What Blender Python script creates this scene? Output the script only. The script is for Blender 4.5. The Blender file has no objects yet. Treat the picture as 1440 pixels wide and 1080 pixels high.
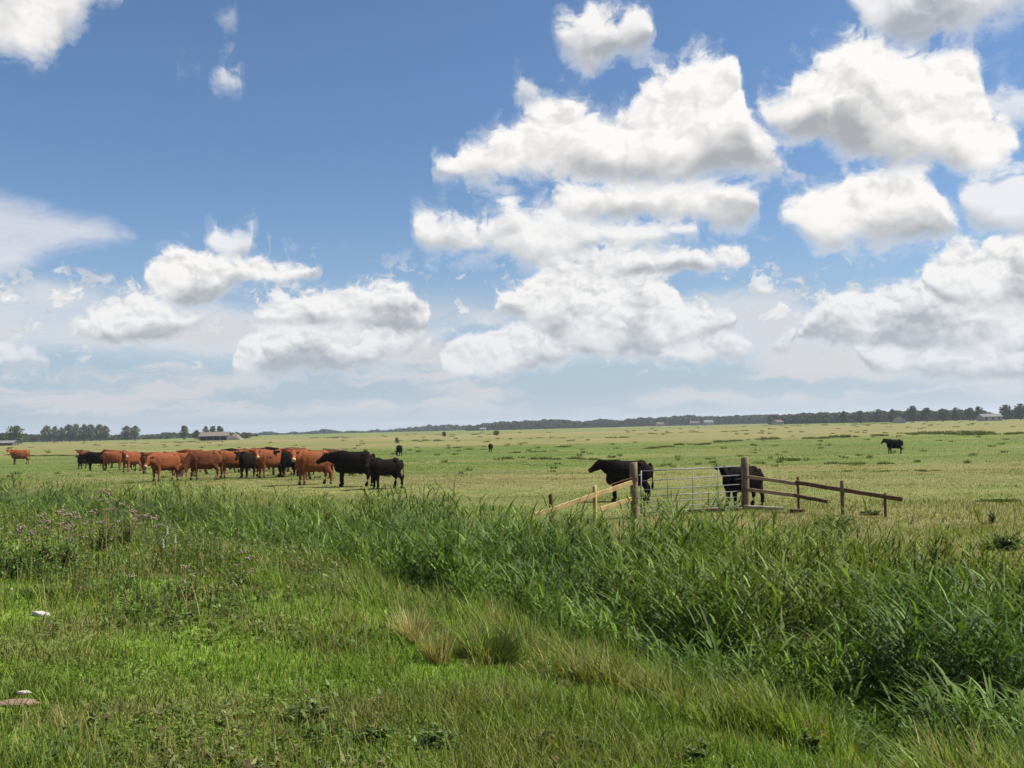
import bpy, bmesh, math, random
import numpy as np
from mathutils import Vector, Matrix

scene = bpy.context.scene
COL = scene.collection
R = math.radians
rng = np.random.default_rng(7)
random.seed(7)

# ------------------------------------------------------------------ camera
FPX = 1413.0                       # focal length in pixels of the 1440 wide photograph
PITCH = math.atan(61 / FPX)
ROLL = math.atan(34 / 1440)
CAM_H = 2.6
_sp, _cp = math.sin(PITCH), math.cos(PITCH)
F_ = Vector((0, _cp, _sp)); U0 = Vector((0, -_sp, _cp)); R0 = Vector((1, 0, 0))
R_ = R0 * math.cos(ROLL) - U0 * math.sin(ROLL)
U_ = U0 * math.cos(ROLL) + R0 * math.sin(ROLL)

def ray(px, py):
    return (F_ + R_ * ((px - 720) / FPX) - U_ * ((py - 540) / FPX)).normalized()

cam_data = bpy.data.cameras.new('camera')
cam = bpy.data.objects.new('camera', cam_data); COL.objects.link(cam)
cam_data.sensor_width = 36.0
cam_data.lens = 36.0 * FPX / 1440
cam_data.clip_start = 0.1
cam_data.clip_end = 20000
m3 = Matrix((R_, U_, -F_)).transposed()
cam.matrix_world = Matrix.Translation((0, 0, CAM_H)) @ m3.to_4x4()
scene.camera = cam

# ------------------------------------------------------------------ light
SUN_AZ, SUN_EL = R(86), R(50)      # azimuth clockwise from the viewing direction (+Y)
sun_dir = Vector((math.sin(SUN_AZ) * math.cos(SUN_EL), math.cos(SUN_AZ) * math.cos(SUN_EL), math.sin(SUN_EL)))
sd = bpy.data.lights.new('sun', 'SUN'); sd.energy = 5.0; sd.angle = R(0.5); sd.color = (1.0, 0.94, 0.84)
so = bpy.data.objects.new('sun', sd); COL.objects.link(so)
so.rotation_euler = (-sun_dir).to_track_quat('-Z', 'Y').to_euler()
scene.view_settings.view_transform = 'Standard'
scene.view_settings.look = 'None'
scene.view_settings.gamma = 1.0
scene.view_settings.use_curve_mapping = False
scene.view_settings.exposure = 1.0
cy = scene.cycles
cy.max_bounces = 5; cy.diffuse_bounces = 3; cy.transmission_bounces = 3; cy.glossy_bounces = 2
cy.transparent_max_bounces = 6; cy.volume_bounces = 0
cy.sample_clamp_indirect = 4.0
cy.use_denoising = True

# ------------------------------------------------------------------ node helper
class NT:
    def __init__(s, tree): s.t = tree; s.n = tree.nodes; s.l = tree.links
    def new(s, typ, **kw):
        nd = s.n.new(typ)
        for k, v in kw.items(): setattr(nd, k, v)
        return nd
    def put(s, sock, v):
        if isinstance(v, bpy.types.NodeSocket): s.l.new(v, sock)
        elif v is not None: sock.default_value = v
    def m(s, op, a, b=None, c=None, clamp=False):
        nd = s.n.new('ShaderNodeMath'); nd.operation = op; nd.use_clamp = clamp
        s.put(nd.inputs[0], a); s.put(nd.inputs[1], b)
        if c is not None: s.put(nd.inputs[2], c)
        return nd.outputs[0]
    def step(s, v, a, b, x=0.0, y=1.0, typ='SMOOTHSTEP'):
        nd = s.n.new('ShaderNodeMapRange'); nd.interpolation_type = typ; nd.clamp = True if typ == 'LINEAR' else nd.clamp
        s.put(nd.inputs[0], v); s.put(nd.inputs[1], a); s.put(nd.inputs[2], b); s.put(nd.inputs[3], x); s.put(nd.inputs[4], y)
        return nd.outputs[0]
    def vec(s, x, y, z=0.0):
        nd = s.n.new('ShaderNodeCombineXYZ'); s.put(nd.inputs[0], x); s.put(nd.inputs[1], y); s.put(nd.inputs[2], z)
        return nd.outputs[0]
    def sep(s, v):
        nd = s.n.new('ShaderNodeSeparateXYZ'); s.put(nd.inputs[0], v); return nd.outputs
    def vadd(s, a, b, op='ADD'):
        nd = s.n.new('ShaderNodeVectorMath'); nd.operation = op; s.put(nd.inputs[0], a); s.put(nd.inputs[1], b); return nd.outputs[0]
    def noise(s, v, scale, detail=4, rough=0.5, dims='3D', dist=0.0):
        nd = s.n.new('ShaderNodeTexNoise'); nd.noise_dimensions = dims
        s.put(nd.inputs['Vector'], v); nd.inputs['Scale'].default_value = scale
        nd.inputs['Detail'].default_value = detail; nd.inputs['Roughness'].default_value = rough
        nd.inputs['Distortion'].default_value = dist
        return nd
    def mix(s, f, a, b, blend='MIX'):
        nd = s.n.new('ShaderNodeMix'); nd.data_type = 'RGBA'; nd.blend_type = blend
        s.put(nd.inputs[0], f); s.put(nd.inputs[6], a); s.put(nd.inputs[7], b); return nd.outputs[2]

# ------------------------------------------------------------------ sky
AZR, ELR = 36.0, 26.0              # the profile curves cover +-36 degrees and 0..26 degrees
def ae(px, py):
    d = ray(px, py)
    return (math.degrees(math.atan2(d.x, d.y)) + AZR) / (2 * AZR), math.degrees(math.asin(d.z)) / ELR

# each cloud: a list of (x, y_top) , a list of (x, y_base), opacity ; traced as profiles of azimuth
def C(tops, bases, op=1.0): return (tops, bases, op)
LAYERS = [
 # far, low clouds first; nearer and higher clouds later
 [C([(860,492),(900,482),(955,480),(990,462),(1015,460),(1048,474),(1062,492)],[(860,500),(900,506),(990,512),(1050,506),(1062,498)]),
  C([(1083,492),(1100,472),(1140,462),(1150,482)],[(1083,495),(1110,496),(1150,492)]),
  C([(-20,500),(10,488),(40,490),(70,508)],[(-20,520),(40,520),(70,515)],.7),
  C([(1155,484),(1200,478),(1300,485),(1380,478),(1450,480),(1500,480)],[(1155,506),(1220,524),(1330,534),(1450,540),(1500,540)],.85)],
 [C([(617,512),(628,490),(645,473),(680,461),(725,457),(765,454),(795,470),(805,492)],[(617,522),(650,528),(720,526),(770,516),(805,500)]),
  C([(325,508),(335,480),(360,464),(400,455),(440,452),(520,456),(575,452),(602,455)],[(325,522),(345,530),(430,528),(520,520),(570,500),(602,470)]),
  C([(1120,470),(1150,425),(1190,410),(1250,402),(1300,395),(1400,400),(1500,400)],[(1120,478),(1160,486),(1250,490),(1350,494),(1500,500)],.95)],
 [C([(697,436),(708,410),(740,395),(765,368),(800,368),(850,376),(890,374),(930,380),(948,392),(960,428),(1000,438),(1038,442)],[(697,440),(735,450),(790,492),(860,504),(930,498),(1000,472),(1038,462)]),
  C([(355,444),(375,430),(400,418),(440,412),(480,406),(520,404),(555,402),(575,408),(590,420),(602,430)],[(355,448),(400,456),(450,462),(510,460),(560,472),(602,470)]),
  C([(93,470),(105,455),(130,438),(165,424),(200,421),(235,424),(255,438),(285,434),(315,430)],[(93,474),(130,486),(190,489),(240,480),(285,458),(315,438)]),
  C([(1295,385),(1305,365),(1335,345),(1355,338),(1380,345),(1400,330),(1450,318),(1500,318)],[(1295,405),(1330,430),(1400,436),(1500,440)])],
 [C([(750,356),(790,348),(850,342),(920,350),(960,352),(1000,356),(1030,354),(1052,360)],[(750,372),(800,388),(880,390),(950,386),(1000,382),(1052,370)],.95),
  C([(200,392),(208,372),(225,356),(255,349),(282,352),(300,368),(345,366),(385,378),(420,380),(450,374)],[(200,398),(230,425),(265,438),(300,432),(330,402),(380,397),(450,390)])],
 [C([(578,326),(590,312),(630,304),(655,315),(690,304),(705,290),(718,282),(735,300),(765,294),(790,290),(830,312),(900,314),(960,308),(984,318)],[(578,332),(600,356),(640,364),(690,358),(740,366),(790,366),(850,350),(930,342),(984,330)],.92),
  C([(1097,302),(1120,285),(1142,264),(1170,256),(1195,240),(1215,236),(1235,250),(1262,240),(1300,237),(1318,248),(1330,285),(1355,318)],[(1097,308),(1125,325),(1145,345),(1200,350),(1265,346),(1325,338),(1355,324)]),
  C([(290,340),(305,322),(335,330),(362,325),(375,342)],[(290,345),(310,358),(350,362),(375,350)],.85),
  C([(384,352),(398,342),(418,348)],[(384,358),(400,366),(418,360)],.6)],
 [C([(776,275),(790,258),(820,250),(870,256),(915,248),(960,252),(1000,246),(1040,256),(1070,278)],[(776,285),(800,304),(850,314),(930,306),(1000,316),(1045,320),(1070,296)]),
  C([(1350,270),(1375,244),(1410,236),(1450,228),(1500,225)],[(1350,290),(1375,320),(1420,335),(1500,360)],.75)],
 [C([(608,238),(622,234),(640,224),(655,206),(690,196),(725,180),(735,160),(770,146),(805,142),(830,152),(860,160),(884,146),(898,120),(922,106),(948,102),(958,84),(985,71),(1012,76),(1042,92),(1048,150),(1062,172),(1086,190),(1100,218),(1132,242)],
    [(608,246),(640,254),(700,254),(760,248),(820,256),(900,264),(980,260),(1050,252),(1100,254),(1132,250)]),
  C([(1366,150),(1395,128),(1420,120),(1450,125),(1500,120)],[(1366,160),(1400,168),(1450,178),(1500,180)],.6)],
 [C([(1068,152),(1085,138),(1112,126),(1118,104),(1150,84),(1175,62),(1200,50),(1235,44),(1262,66),(1300,70),(1340,68),(1372,82),(1380,112),(1392,148),(1418,170),(1434,202)],
    [(1068,158),(1085,188),(1120,202),(1150,206),(1185,226),(1240,236),(1300,232),(1360,238),(1410,230),(1434,212)]),
  C([(778,44),(792,32),(812,24),(828,3),(850,12),(868,22),(888,6),(904,14),(920,44)],[(778,52),(792,72),(812,84),(830,104),(850,94),(872,78),(892,86),(906,76),(920,52)],.9),
  C([(722,132),(738,108),(758,130)],[(722,142),(740,148),(758,142)],.45)],
 [C([(299,114),(318,102),(344,116)],[(299,118),(320,126),(344,124)],.5),
  C([(728,126),(740,112),(752,126)],[(728,134),(740,140),(752,136)],.4)],
 [C([(304,28),(318,24),(334,32)],[(304,30),(318,36),(334,36)],.4),
  C([(250,90),(268,88),(282,92)],[(250,93),(268,97),(282,95)],.3)],
 [C([(-120,-90),(60,-90),(120,-60),(175,-20)],[(-120,66),(0,68),(40,78),(78,80),(90,42),(125,16),(175,-10)],.95),
  C([(1190,-20),(1215,-60),(1300,-90),(1380,-90),(1500,-90)],[(1190,-10),(1225,50),(1262,68),(1300,72),(1340,56),(1390,36),(1440,14),(1500,-20)],.8)],
]
VEILS = [
 C([(-60,262),(0,268),(50,280),(100,292),(150,303),(196,332)],[(-60,420),(0,398),(40,378),(90,362),(150,352),(196,340)],.8),
 C([(-60,395),(0,398),(60,385),(130,398),(240,402),(330,412),(420,430),(560,450),(650,440),(700,430),(760,450),(1000,400),(1100,398),(1150,420),(1250,430),(1500,420)],
   [(-60,515),(60,505),(200,515),(330,522),(560,530),(650,470),(700,468),(760,520),(1000,505),(1100,530),(1250,545),(1500,550)],1.0),
]

def curve_node(nt, u, clouds):
    nd = nt.new('ShaderNodeRGBCurve'); mp = nd.mapping; mp.use_clip = True
    tops, bases, ops = [], [], []
    spans = []
    for tp, bs, op in clouds:
        t = sorted(ae(*p) for p in tp); b = sorted(ae(*p) for p in bs)
        spans.append((min(t[0][0], b[0][0]), max(t[-1][0], b[-1][0]), t, b, op))
    spans.sort(key=lambda s: s[0])
    D, G = 0.10, 0.006
    for (u0, u1, t, b, op) in spans:
        ml = (t[0][1] + b[0][1]) / 2; mr = (t[-1][1] + b[-1][1]) / 2
        tops += [(u0 - G, ml - D)] + t + [(u1 + G, mr - D)]
        bases += [(u0 - G, ml + D)] + b + [(u1 + G, mr + D)]
        ops += [(u0 - G, op), (u1 + G, op)]
    for k, pts in enumerate((tops, bases, ops)):
        cv = mp.curves[k]
        pts = [(min(max(x, 0.0), 1.0), min(max(y, 0.0), 1.0)) for x, y in pts]
        pts2 = []
        for p in sorted(pts, key=lambda q: q[0]):
            if pts2 and p[0] - pts2[-1][0] < 1e-4: continue
            pts2.append(p)
        if pts2[0][0] > 0.001: pts2.insert(0, (0.0, pts2[0][1]))
        if pts2[-1][0] < 0.999: pts2.append((1.0, pts2[-1][1]))
        while len(cv.points) < len(pts2): cv.points.new(0.5, 0.5)
        for i, p in enumerate(pts2):
            cv.points[i].location = p
        for p in cv.points: p.handle_type = 'VECTOR'
    mp.update()
    nt.l.new(nt.vec(u, u, u), nd.inputs['Color'])
    sc_ = nt.new('ShaderNodeSeparateColor'); nt.l.new(nd.outputs[0], sc_.inputs[0])
    return sc_.outputs[0], sc_.outputs[1], sc_.outputs[2]

world = bpy.data.worlds.new('World'); scene.world = world
world.use_nodes = True
nt = NT(world.node_tree); nt.n.clear()
tc = nt.new('ShaderNodeTexCoord')
dx, dy, dz = nt.sep(tc.outputs['Generated'])
azr = nt.m('ARCTAN2', dx, dy)                       # radians, 0 ahead, + to the right
el = nt.m('ARCSINE', dz)
az_deg = nt.m('MULTIPLY', azr, 57.29578)
uu = nt.m('DIVIDE', nt.m('ADD', az_deg, AZR), 2 * AZR)
uu = nt.m('PINGPONG', uu, 1.0)                      # the cloud field repeats mirrored round the horizon
ee = nt.m('DIVIDE', nt.m('MULTIPLY', el, 57.29578), ELR)
den = nt.m('ADD', nt.m('MAXIMUM', el, 0.0), 0.16)
# clouds shrink towards the horizon, so the noise is laid out in a perspective-like frame
az_m = nt.m('MULTIPLY', nt.m('SUBTRACT', uu, 0.5), R(2 * AZR))
elp = nt.m('MAXIMUM', el, -0.02)
def cloud_set(scale, off):
    """billows, relief lit from the sun's side, ragged detail; scale in features per radian"""
    pv = nt.vec(nt.m('MULTIPLY', az_m, scale), nt.m('MULTIPLY', elp, scale * 1.25), off)
    warp = nt.noise(pv, 0.9, 4, 0.6, '2D')
    wv = nt.vadd(nt.vadd(warp.outputs['Color'], (0.5, 0.5, 0.5), 'SUBTRACT'), (0.95, 0.8, 0.0), 'MULTIPLY')
    pw = nt.vadd(pv, wv)
    def billow(v, det=2.0, rough=0.5):
        vo = nt.new('ShaderNodeTexVoronoi'); vo.voronoi_dimensions = '2D'; vo.feature = 'F1'
        nt.put(vo.inputs['Vector'], v); vo.inputs['Scale'].default_value = 1.0
        vo.inputs['Detail'].default_value = det; vo.inputs['Roughness'].default_value = rough
        vo.inputs['Lacunarity'].default_value = 2.3
        vo.normalize = True
        return nt.m('SUBTRACT', 1.0, vo.outputs['Distance'])
    b0 = billow(pw); b1 = billow(nt.vadd(pw, (0.10, 0.22, 0.0)))
    fine = nt.noise(pw, 1.5, 6, 0.62, '2D').outputs[0]
    soft = nt.noise(nt.vadd(pv, (31.0, 17.0, 0)), 0.42, 3, 0.5, '2D').outputs[0]
    relief = nt.m('MULTIPLY', nt.m('SUBTRACT', b0, b1), 2.0)
    edge = nt.m('ADD', nt.m('MULTIPLY', nt.m('SUBTRACT', b0, 0.62), 1.0),
           nt.m('ADD', nt.m('MULTIPLY', nt.m('SUBTRACT', fine, 0.5), 0.85), nt.m('MULTIPLY', nt.m('SUBTRACT', soft, 0.5), 0.5)))
    return b0, relief, edge, soft, fine, wv, pv
HI = cloud_set(19.0, 0.0); LO = cloud_set(34.0, 0.0)
streak = nt.noise(nt.vadd(nt.vadd(HI[6], HI[5]), (0.22, 1.5, 0), 'MULTIPLY'), 1.0, 5, 0.6, '2D').outputs[0]
amp = nt.m('ADD', ee, 0.22)
uw = nt.m('ADD', uu, nt.m('MULTIPLY', nt.sep(HI[5])[0], 0.006))
b0, soft = HI[0], HI[3]

EXPO = 2 ** scene.view_settings.exposure
sky = nt.new('ShaderNodeTexSky'); sky.sky_type = 'NISHITA'; sky.sun_disc = False
sky.sun_elevation = SUN_EL; sky.sun_rotation = SUN_AZ
sky.altitude = 0; sky.air_density = 1.0; sky.dust_density = 0.6; sky.ozone_density = 2.2
SKY_STR = 0.101 / EXPO
cur = nt.mix(1.0, sky.outputs[0], (SKY_STR * 0.80, SKY_STR * 0.98, SKY_STR * 1.16, 1), 'MULTIPLY')
# airlight near the horizon
hz = nt.step(el, -0.02, 0.30, 1.0, 0.0)
LIT = (0.99 / EXPO, 0.965 / EXPO, 0.94 / EXPO, 1)
SHD = (0.41 / EXPO, 0.425 / EXPO, 0.445 / EXPO, 1)
HALO = (0.72 / EXPO, 0.75 / EXPO, 0.79 / EXPO, 1)
VEILC = (0.66 / EXPO, 0.70 / EXPO, 0.76 / EXPO, 1)
HZC = (0.44 / EXPO, 0.54 / EXPO, 0.66 / EXPO, 1)
cur = nt.mix(nt.m('MULTIPLY', nt.m('POWER', hz, 2.0), 0.85), cur, HZC)
# thin veils
for k, v in enumerate(VEILS):
    top, base, op = curve_node(nt, uw, [v])
    q = nt.m('MINIMUM', nt.m('SUBTRACT', top, ee), nt.m('SUBTRACT', ee, base))
    q = nt.m('ADD', q, nt.m('MULTIPLY', nt.m('SUBTRACT', streak, 0.5), 0.06))
    a = nt.m('MULTIPLY', nt.step(q, -0.012, 0.045), nt.m('MULTIPLY', op, nt.step(streak, 0.2, 0.7, 0.72, 1.1)))
    cur = nt.mix(nt.m('MINIMUM', a, 1.0), cur, (VEILC[0]*(1.16 if k == 0 else 1), VEILC[1]*(1.08 if k == 0 else 1), VEILC[2]*(1.06 if k == 0 else 1), 1))
# low bands of faint cloud above the horizon
lowm = nt.m('MULTIPLY', nt.step(streak, 0.42, 0.62), nt.m('MULTIPLY', nt.step(ee, 0.015, 0.06), nt.step(ee, 0.34, 0.18)))
cur = nt.mix(nt.m('MULTIPLY', lowm, 0.85), cur, (0.66/EXPO, 0.66/EXPO, 0.68/EXPO, 1))
# small torn fragments drifting low between the big clouds
frag = nt.m('MULTIPLY', nt.step(nt.m('ADD', nt.m('MULTIPLY', LO[4], 0.6), nt.m('MULTIPLY', LO[3], 0.4)), 0.545, 0.62), nt.m('MULTIPLY', nt.step(ee, 0.10, 0.18), nt.step(ee, 0.42, 0.28)))
cur = nt.mix(nt.m('MULTIPLY', frag, 0.8), cur, nt.mix(nt.m('ADD', 0.6, nt.m('MULTIPLY', LO[1], 1.0), clamp=True), SHD, LIT))
# generic cloud overhead and elsewhere (above the traced region)
ov = nt.m('MULTIPLY', nt.step(nt.m('ADD', soft, nt.m('MULTIPLY', nt.m('SUBTRACT', b0, .6), .25)), 0.52, 0.6), nt.step(ee, 1.02, 1.35))
cur = nt.mix(nt.m('MULTIPLY', ov, 0.85), cur, (0.7/EXPO, 0.7/EXPO, 0.71/EXPO, 1))
for k, ly in enumerate(LAYERS):
    top, base, op = curve_node(nt, uw, ly)
    low = k < 4
    S = LO if low else HI
    wisp = (k == len(LAYERS) - 2)
    th = nt.m('MAXIMUM', nt.m('SUBTRACT', top, base), 0.03)
    q = nt.m('MINIMUM', nt.m('SUBTRACT', top, ee), nt.m('MULTIPLY', nt.m('SUBTRACT', ee, base), 1.5))
    # tops are knobbly, bases flat and smooth
    h = nt.m('DIVIDE', nt.m('SUBTRACT', ee, base), th)
    qn = nt.m('ADD', q, nt.m('MULTIPLY', S[2], 0.060 if low else 0.090))
    soft_w = nt.step(h, 0.15, 0.6, 0.046 if not low else 0.024, 0.020 if not low else 0.013)
    a = nt.m('MULTIPLY', nt.step(qn, -0.008, nt.m('MULTIPLY', soft_w, 1.25)), op)
    hs = nt.step(nt.m('ADD', h, nt.m('MULTIPLY', nt.m('SUBTRACT', S[3], 0.5), 2.0)), -0.06, 0.60, 0.05, 0.92)
    rim = nt.step(qn, 0.0, 0.03 if low else 0.06, 0.16, 0.0)
    L = nt.m('ADD', nt.m('ADD', hs, rim), nt.m('MULTIPLY', S[1], nt.step(h, 0.0, 0.8, 0.4, 1.0)), clamp=True)
    c = nt.mix(L, SHD, LIT)
    # distance pales the low clouds
    c = nt.mix(nt.m('MULTIPLY', nt.m('POWER', hz, 2.0), 0.45), c, HZC)
    # torn, thin vapour around each cloud
    halo = nt.m('MULTIPLY', nt.step(nt.m('ADD', qn, nt.m('MULTIPLY', nt.m('SUBTRACT', S[4], 0.5), 0.12 if not low else 0.08)), -0.040 if not low else -0.026, 0.03), nt.m('MULTIPLY', op, 0.50))
    cur = nt.mix(halo, cur, HALO)
    cur = nt.mix(a, cur, c)
# below the horizon: dull ground light
cur = nt.mix(nt.step(el, -0.03, -0.002, 1.0, 0.0), cur, (0.10, 0.12, 0.08, 1))
bg = nt.new('ShaderNodeBackground'); nt.l.new(cur, bg.inputs['Color']); bg.inputs['Strength'].default_value = 1.0
wo = nt.new('ShaderNodeOutputWorld'); nt.l.new(bg.outputs[0], wo.inputs['Surface'])
world.cycles.sampling_method = 'MANUAL'; world.cycles.sample_map_resolution = 512

# ------------------------------------------------------------------ tagging and mesh helpers
def tag(o, label=None, cat=None, group=None, kind=None):
    if label: o['label'] = label
    if cat: o['category'] = cat
    if group: o['group'] = group
    if kind: o['kind'] = kind
    return o
def link(name, me, mat=None, parent=None):
    o = bpy.data.objects.new(name, me); COL.objects.link(o)
    if mat is not None and not me.materials: me.materials.append(mat)
    if parent is not None: o.parent = parent
    return o
def empty(name, loc, rz=0.0, s=1.0):
    o = bpy.data.objects.new(name, None); COL.objects.link(o)
    o.location = loc; o.rotation_euler = (0, 0, rz); o.scale = (s, s, s); o.empty_display_size = 0.2
    return o
def copy_tree(o, children, name=None):
    c = o.copy(); COL.objects.link(c)
    for ch in children:
        d = ch.copy(); COL.objects.link(d); d.parent = c
    return c
def mesh_np(name, V, quads=None, tris=None, col=None, smooth=True):
    """one mesh from arrays; col is one linear RGB per vertex"""
    me = bpy.data.meshes.new(name)
    nq = 0 if quads is None else len(quads); ntr = 0 if tris is None else len(tris)
    me.vertices.add(len(V)); me.vertices.foreach_set('co', np.ascontiguousarray(V, dtype=np.float32).ravel())
    nl = nq * 4 + ntr * 3
    me.loops.add(nl); me.polygons.add(nq + ntr)
    li = []
    if nq: li.append(np.asarray(quads, dtype=np.int32).ravel())
    if ntr: li.append(np.asarray(tris, dtype=np.int32).ravel())
    me.loops.foreach_set('vertex_index', np.concatenate(li))
    ls = np.concatenate([np.arange(nq, dtype=np.int32) * 4, nq * 4 + np.arange(ntr, dtype=np.int32) * 3])
    me.polygons.foreach_set('loop_start', ls)
    me.polygons.foreach_set('use_smooth', np.full(nq + ntr, smooth))
    me.update(calc_edges=True)
    if col is not None:
        at = me.attributes.new('col', 'FLOAT_COLOR', 'POINT')
        c4 = np.ones((len(V), 4), dtype=np.float32); c4[:, :3] = col
        at.data.foreach_set('color', c4.ravel())
    return me

# lattice value noise, vectorised
_perm = rng.random((256, 256)).astype(np.float64)
def vn(x, y):
    x = np.asarray(x, float); y = np.asarray(y, float)
    xi = np.floor(x).astype(int); yi = np.floor(y).astype(int); fx = x - xi; fy = y - yi
    fx = fx * fx * (3 - 2 * fx); fy = fy * fy * (3 - 2 * fy)
    g = lambda a, b: _perm[a & 255, b & 255]
    return (g(xi, yi) * (1 - fx) + g(xi + 1, yi) * fx) * (1 - fy) + (g(xi, yi + 1) * (1 - fx) + g(xi + 1, yi + 1) * fx) * fy
def fbm(x, y, o=3):
    s = 0; a = 0.5; t = 0
    for k in range(o):
        s = s + a * vn(x * 2 ** k + 17.3 * k, y * 2 ** k + 5.1 * k); t += a; a *= 0.5
    return s / t
def sstep(x, a, b):
    t = np.clip((x - a) / (b - a), 0, 1); return t * t * (3 - 2 * t)
def lerp(a, b, t):
    t = np.asarray(t)[..., None]; return np.asarray(a) * (1 - t) + np.asarray(b) * t

# ------------------------------------------------------------------ terrain
DITCH = np.array([(-160, 182), (-24, 46), (-9, 30), (-1, 21), (3.4, 14.2), (6.3, 8.6), (9.6, 2.6), (14, -6), (38, -50)], float)
def ditch_t(X, Y):
    """signed distance to the middle of the ditch, + on the camera's side"""
    X = np.asarray(X, float); Y = np.asarray(Y, float)
    best = np.full(X.shape, 1e9); sg = np.ones(X.shape)
    for (ax, ay), (bx, by) in zip(DITCH[:-1], DITCH[1:]):
        dx, dy = bx - ax, by - ay; L2 = dx * dx + dy * dy
        u = np.clip(((X - ax) * dx + (Y - ay) * dy) / L2, 0, 1)
        d = np.hypot(X - ax - u * dx, Y - ay - u * dy)
        s = np.sign((Y - ay) * dx - (X - ax) * dy)
        m = d < best; best = np.where(m, d, best); sg = np.where(m, -s, sg)
    return best * sg
def ground_z(X, Y):
    X = np.asarray(X, float); Y = np.asarray(Y, float)
    t = ditch_t(X, Y) + (fbm(X / 3.0, Y / 3.0, 2) - 0.5) * 1.2
    far = np.where(t < 0, 0.0, 1.0)
    z = np.where(t < 0, -0.95 * sstep(t, -4.2, -1.2), -0.95 + 1.65 * sstep(t, 0.8, 6.5) + 0.32 * sstep(t, 5.5, 10.5))
    z = z + 0.10 * (fbm(X / 9, Y / 9, 2) - 0.5) + 0.05 * (fbm(X / 1.7 + 9, Y / 1.7, 2) - 0.5) * (np.hypot(X, Y) < 60)
    z = z + 0.36 * np.exp(-((X + 15) ** 2 + (Y - 48) ** 2) / (2 * 16.0 ** 2)) * sstep(t, -2, -6)
    z = z + 0.5 * (fbm(X / 160 + 3, Y / 160, 2) - 0.5) * sstep(np.hypot(X, Y), 120, 500)
    return z
def gz(x, y): return float(ground_z(np.array([x]), np.array([y]))[0])
def on_ground(px, py):
    """the point of the ground seen at a pixel of the photograph"""
    d = ray(px, py)
    ts = np.geomspace(3, 3000, 4000)
    X, Y, Z = d.x * ts, d.y * ts, CAM_H + d.z * ts
    g = ground_z(X, Y); k = np.argmax(Z <= g)
    if Z[k] > g[k]: k = len(ts) - 1
    return Vector((X[k], Y[k], g[k]))
def at_dist(px, dist, dz=0.0):
    d = ray(px, 600); s = dist / math.hypot(d.x, d.y)
    x, y = d.x * s, d.y * s
    return Vector((x, y, gz(x, y) + dz))
def along(px, py, dist):
    d = ray(px, py); s = dist / d.y
    return Vector((d.x * s, d.y * s, CAM_H + d.z * s))

LUSH = np.array((0.110, 0.170, 0.022)); FIELD = np.array((0.088, 0.122, 0.026)); DRY = np.array((0.175, 0.150, 0.064))
TAN = np.array((0.20, 0.160, 0.078)); SOIL = np.array((0.06, 0.065, 0.025)); DEEP = np.array((0.040, 0.085, 0.018))
def land_color(X, Y):
    r = np.hypot(X, Y); t = ditch_t(X, Y)
    lr = np.log(np.maximum(r, 1.0))
    n1 = fbm(X / 26 + 4, Y / 9 + 2, 3); n2 = fbm(X / 6, Y / 2.6, 2)
    n3 = fbm(X / 150 + 1, Y / 55 + 7, 3)
    # bands of the marsh, nearest first: (distance, dryness)
    bd = np.interp(r, [22, 28, 31, 36, 42, 50, 60, 72, 90, 130, 160, 185, 240, 330, 420, 480, 520, 700, 3000],
                      [.60, .85, .72, .45, .52, .72, .52, .22, .20, .25, .42, .75, .85, .80, .85, .15, .80, .35, .3])
    dry = np.clip(bd + (n1 - 0.5) * 1.5 + (n2 - 0.5) * 0.9 + (n3 - 0.5) * 1.6 * (r > 100), 0, 1)
    c = lerp(FIELD, DRY, dry * 0.75)
    c = lerp(c, TAN, np.clip((bd - 0.65) * 2.2, 0, 1) * np.clip(n3 * 1.8 - 0.35, 0, 1) * (r > 90))
    # bank on the camera's side
    n4 = fbm(X / 1.3, Y / 1.3, 3); n5 = fbm(X / 0.45 + 3, Y / 0.45, 2)
    bank = lerp(LUSH, lerp(FIELD, DRY, 0.35), np.clip((n4 - 0.42) * 2.6 + (n5 - 0.5) * 1.6, 0, 1))
    bank = bank * (0.82 + 0.36 * fbm(X / 0.8 + 60, Y / 0.8, 2))[..., None]
    c = lerp(c, bank, sstep(t, 2.0, 4.0))
    c = lerp(c, lerp(SOIL, DEEP, 0.5), (np.abs(t) < 4.0) * sstep(-np.abs(t), -4.0, -3.0))
    return c

def axis(n, a, far):
    u = np.linspace(-1, 1, n); k = math.asinh(far / a); return a * np.sinh(u * k)
gx = axis(420, 9.0, 6500); u = np.linspace(-0.25, 1, 620); ky = math.asinh(6500 / 9.0); gy = 9.0 * np.sinh(u * ky)
GX, GY = np.meshgrid(gx, gy)
V = np.stack([GX, GY, ground_z(GX, GY)], -1).reshape(-1, 3)
nx, ny = len(gx), len(gy)
I = (np.arange(ny - 1)[:, None] * nx + np.arange(nx - 1)[None, :]).ravel()
Q = np.stack([I, I + 1, I + nx + 1, I + nx], -1)
ground_me = mesh_np('ground', V, quads=Q, col=land_color(V[:, 0], V[:, 1]))

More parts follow.
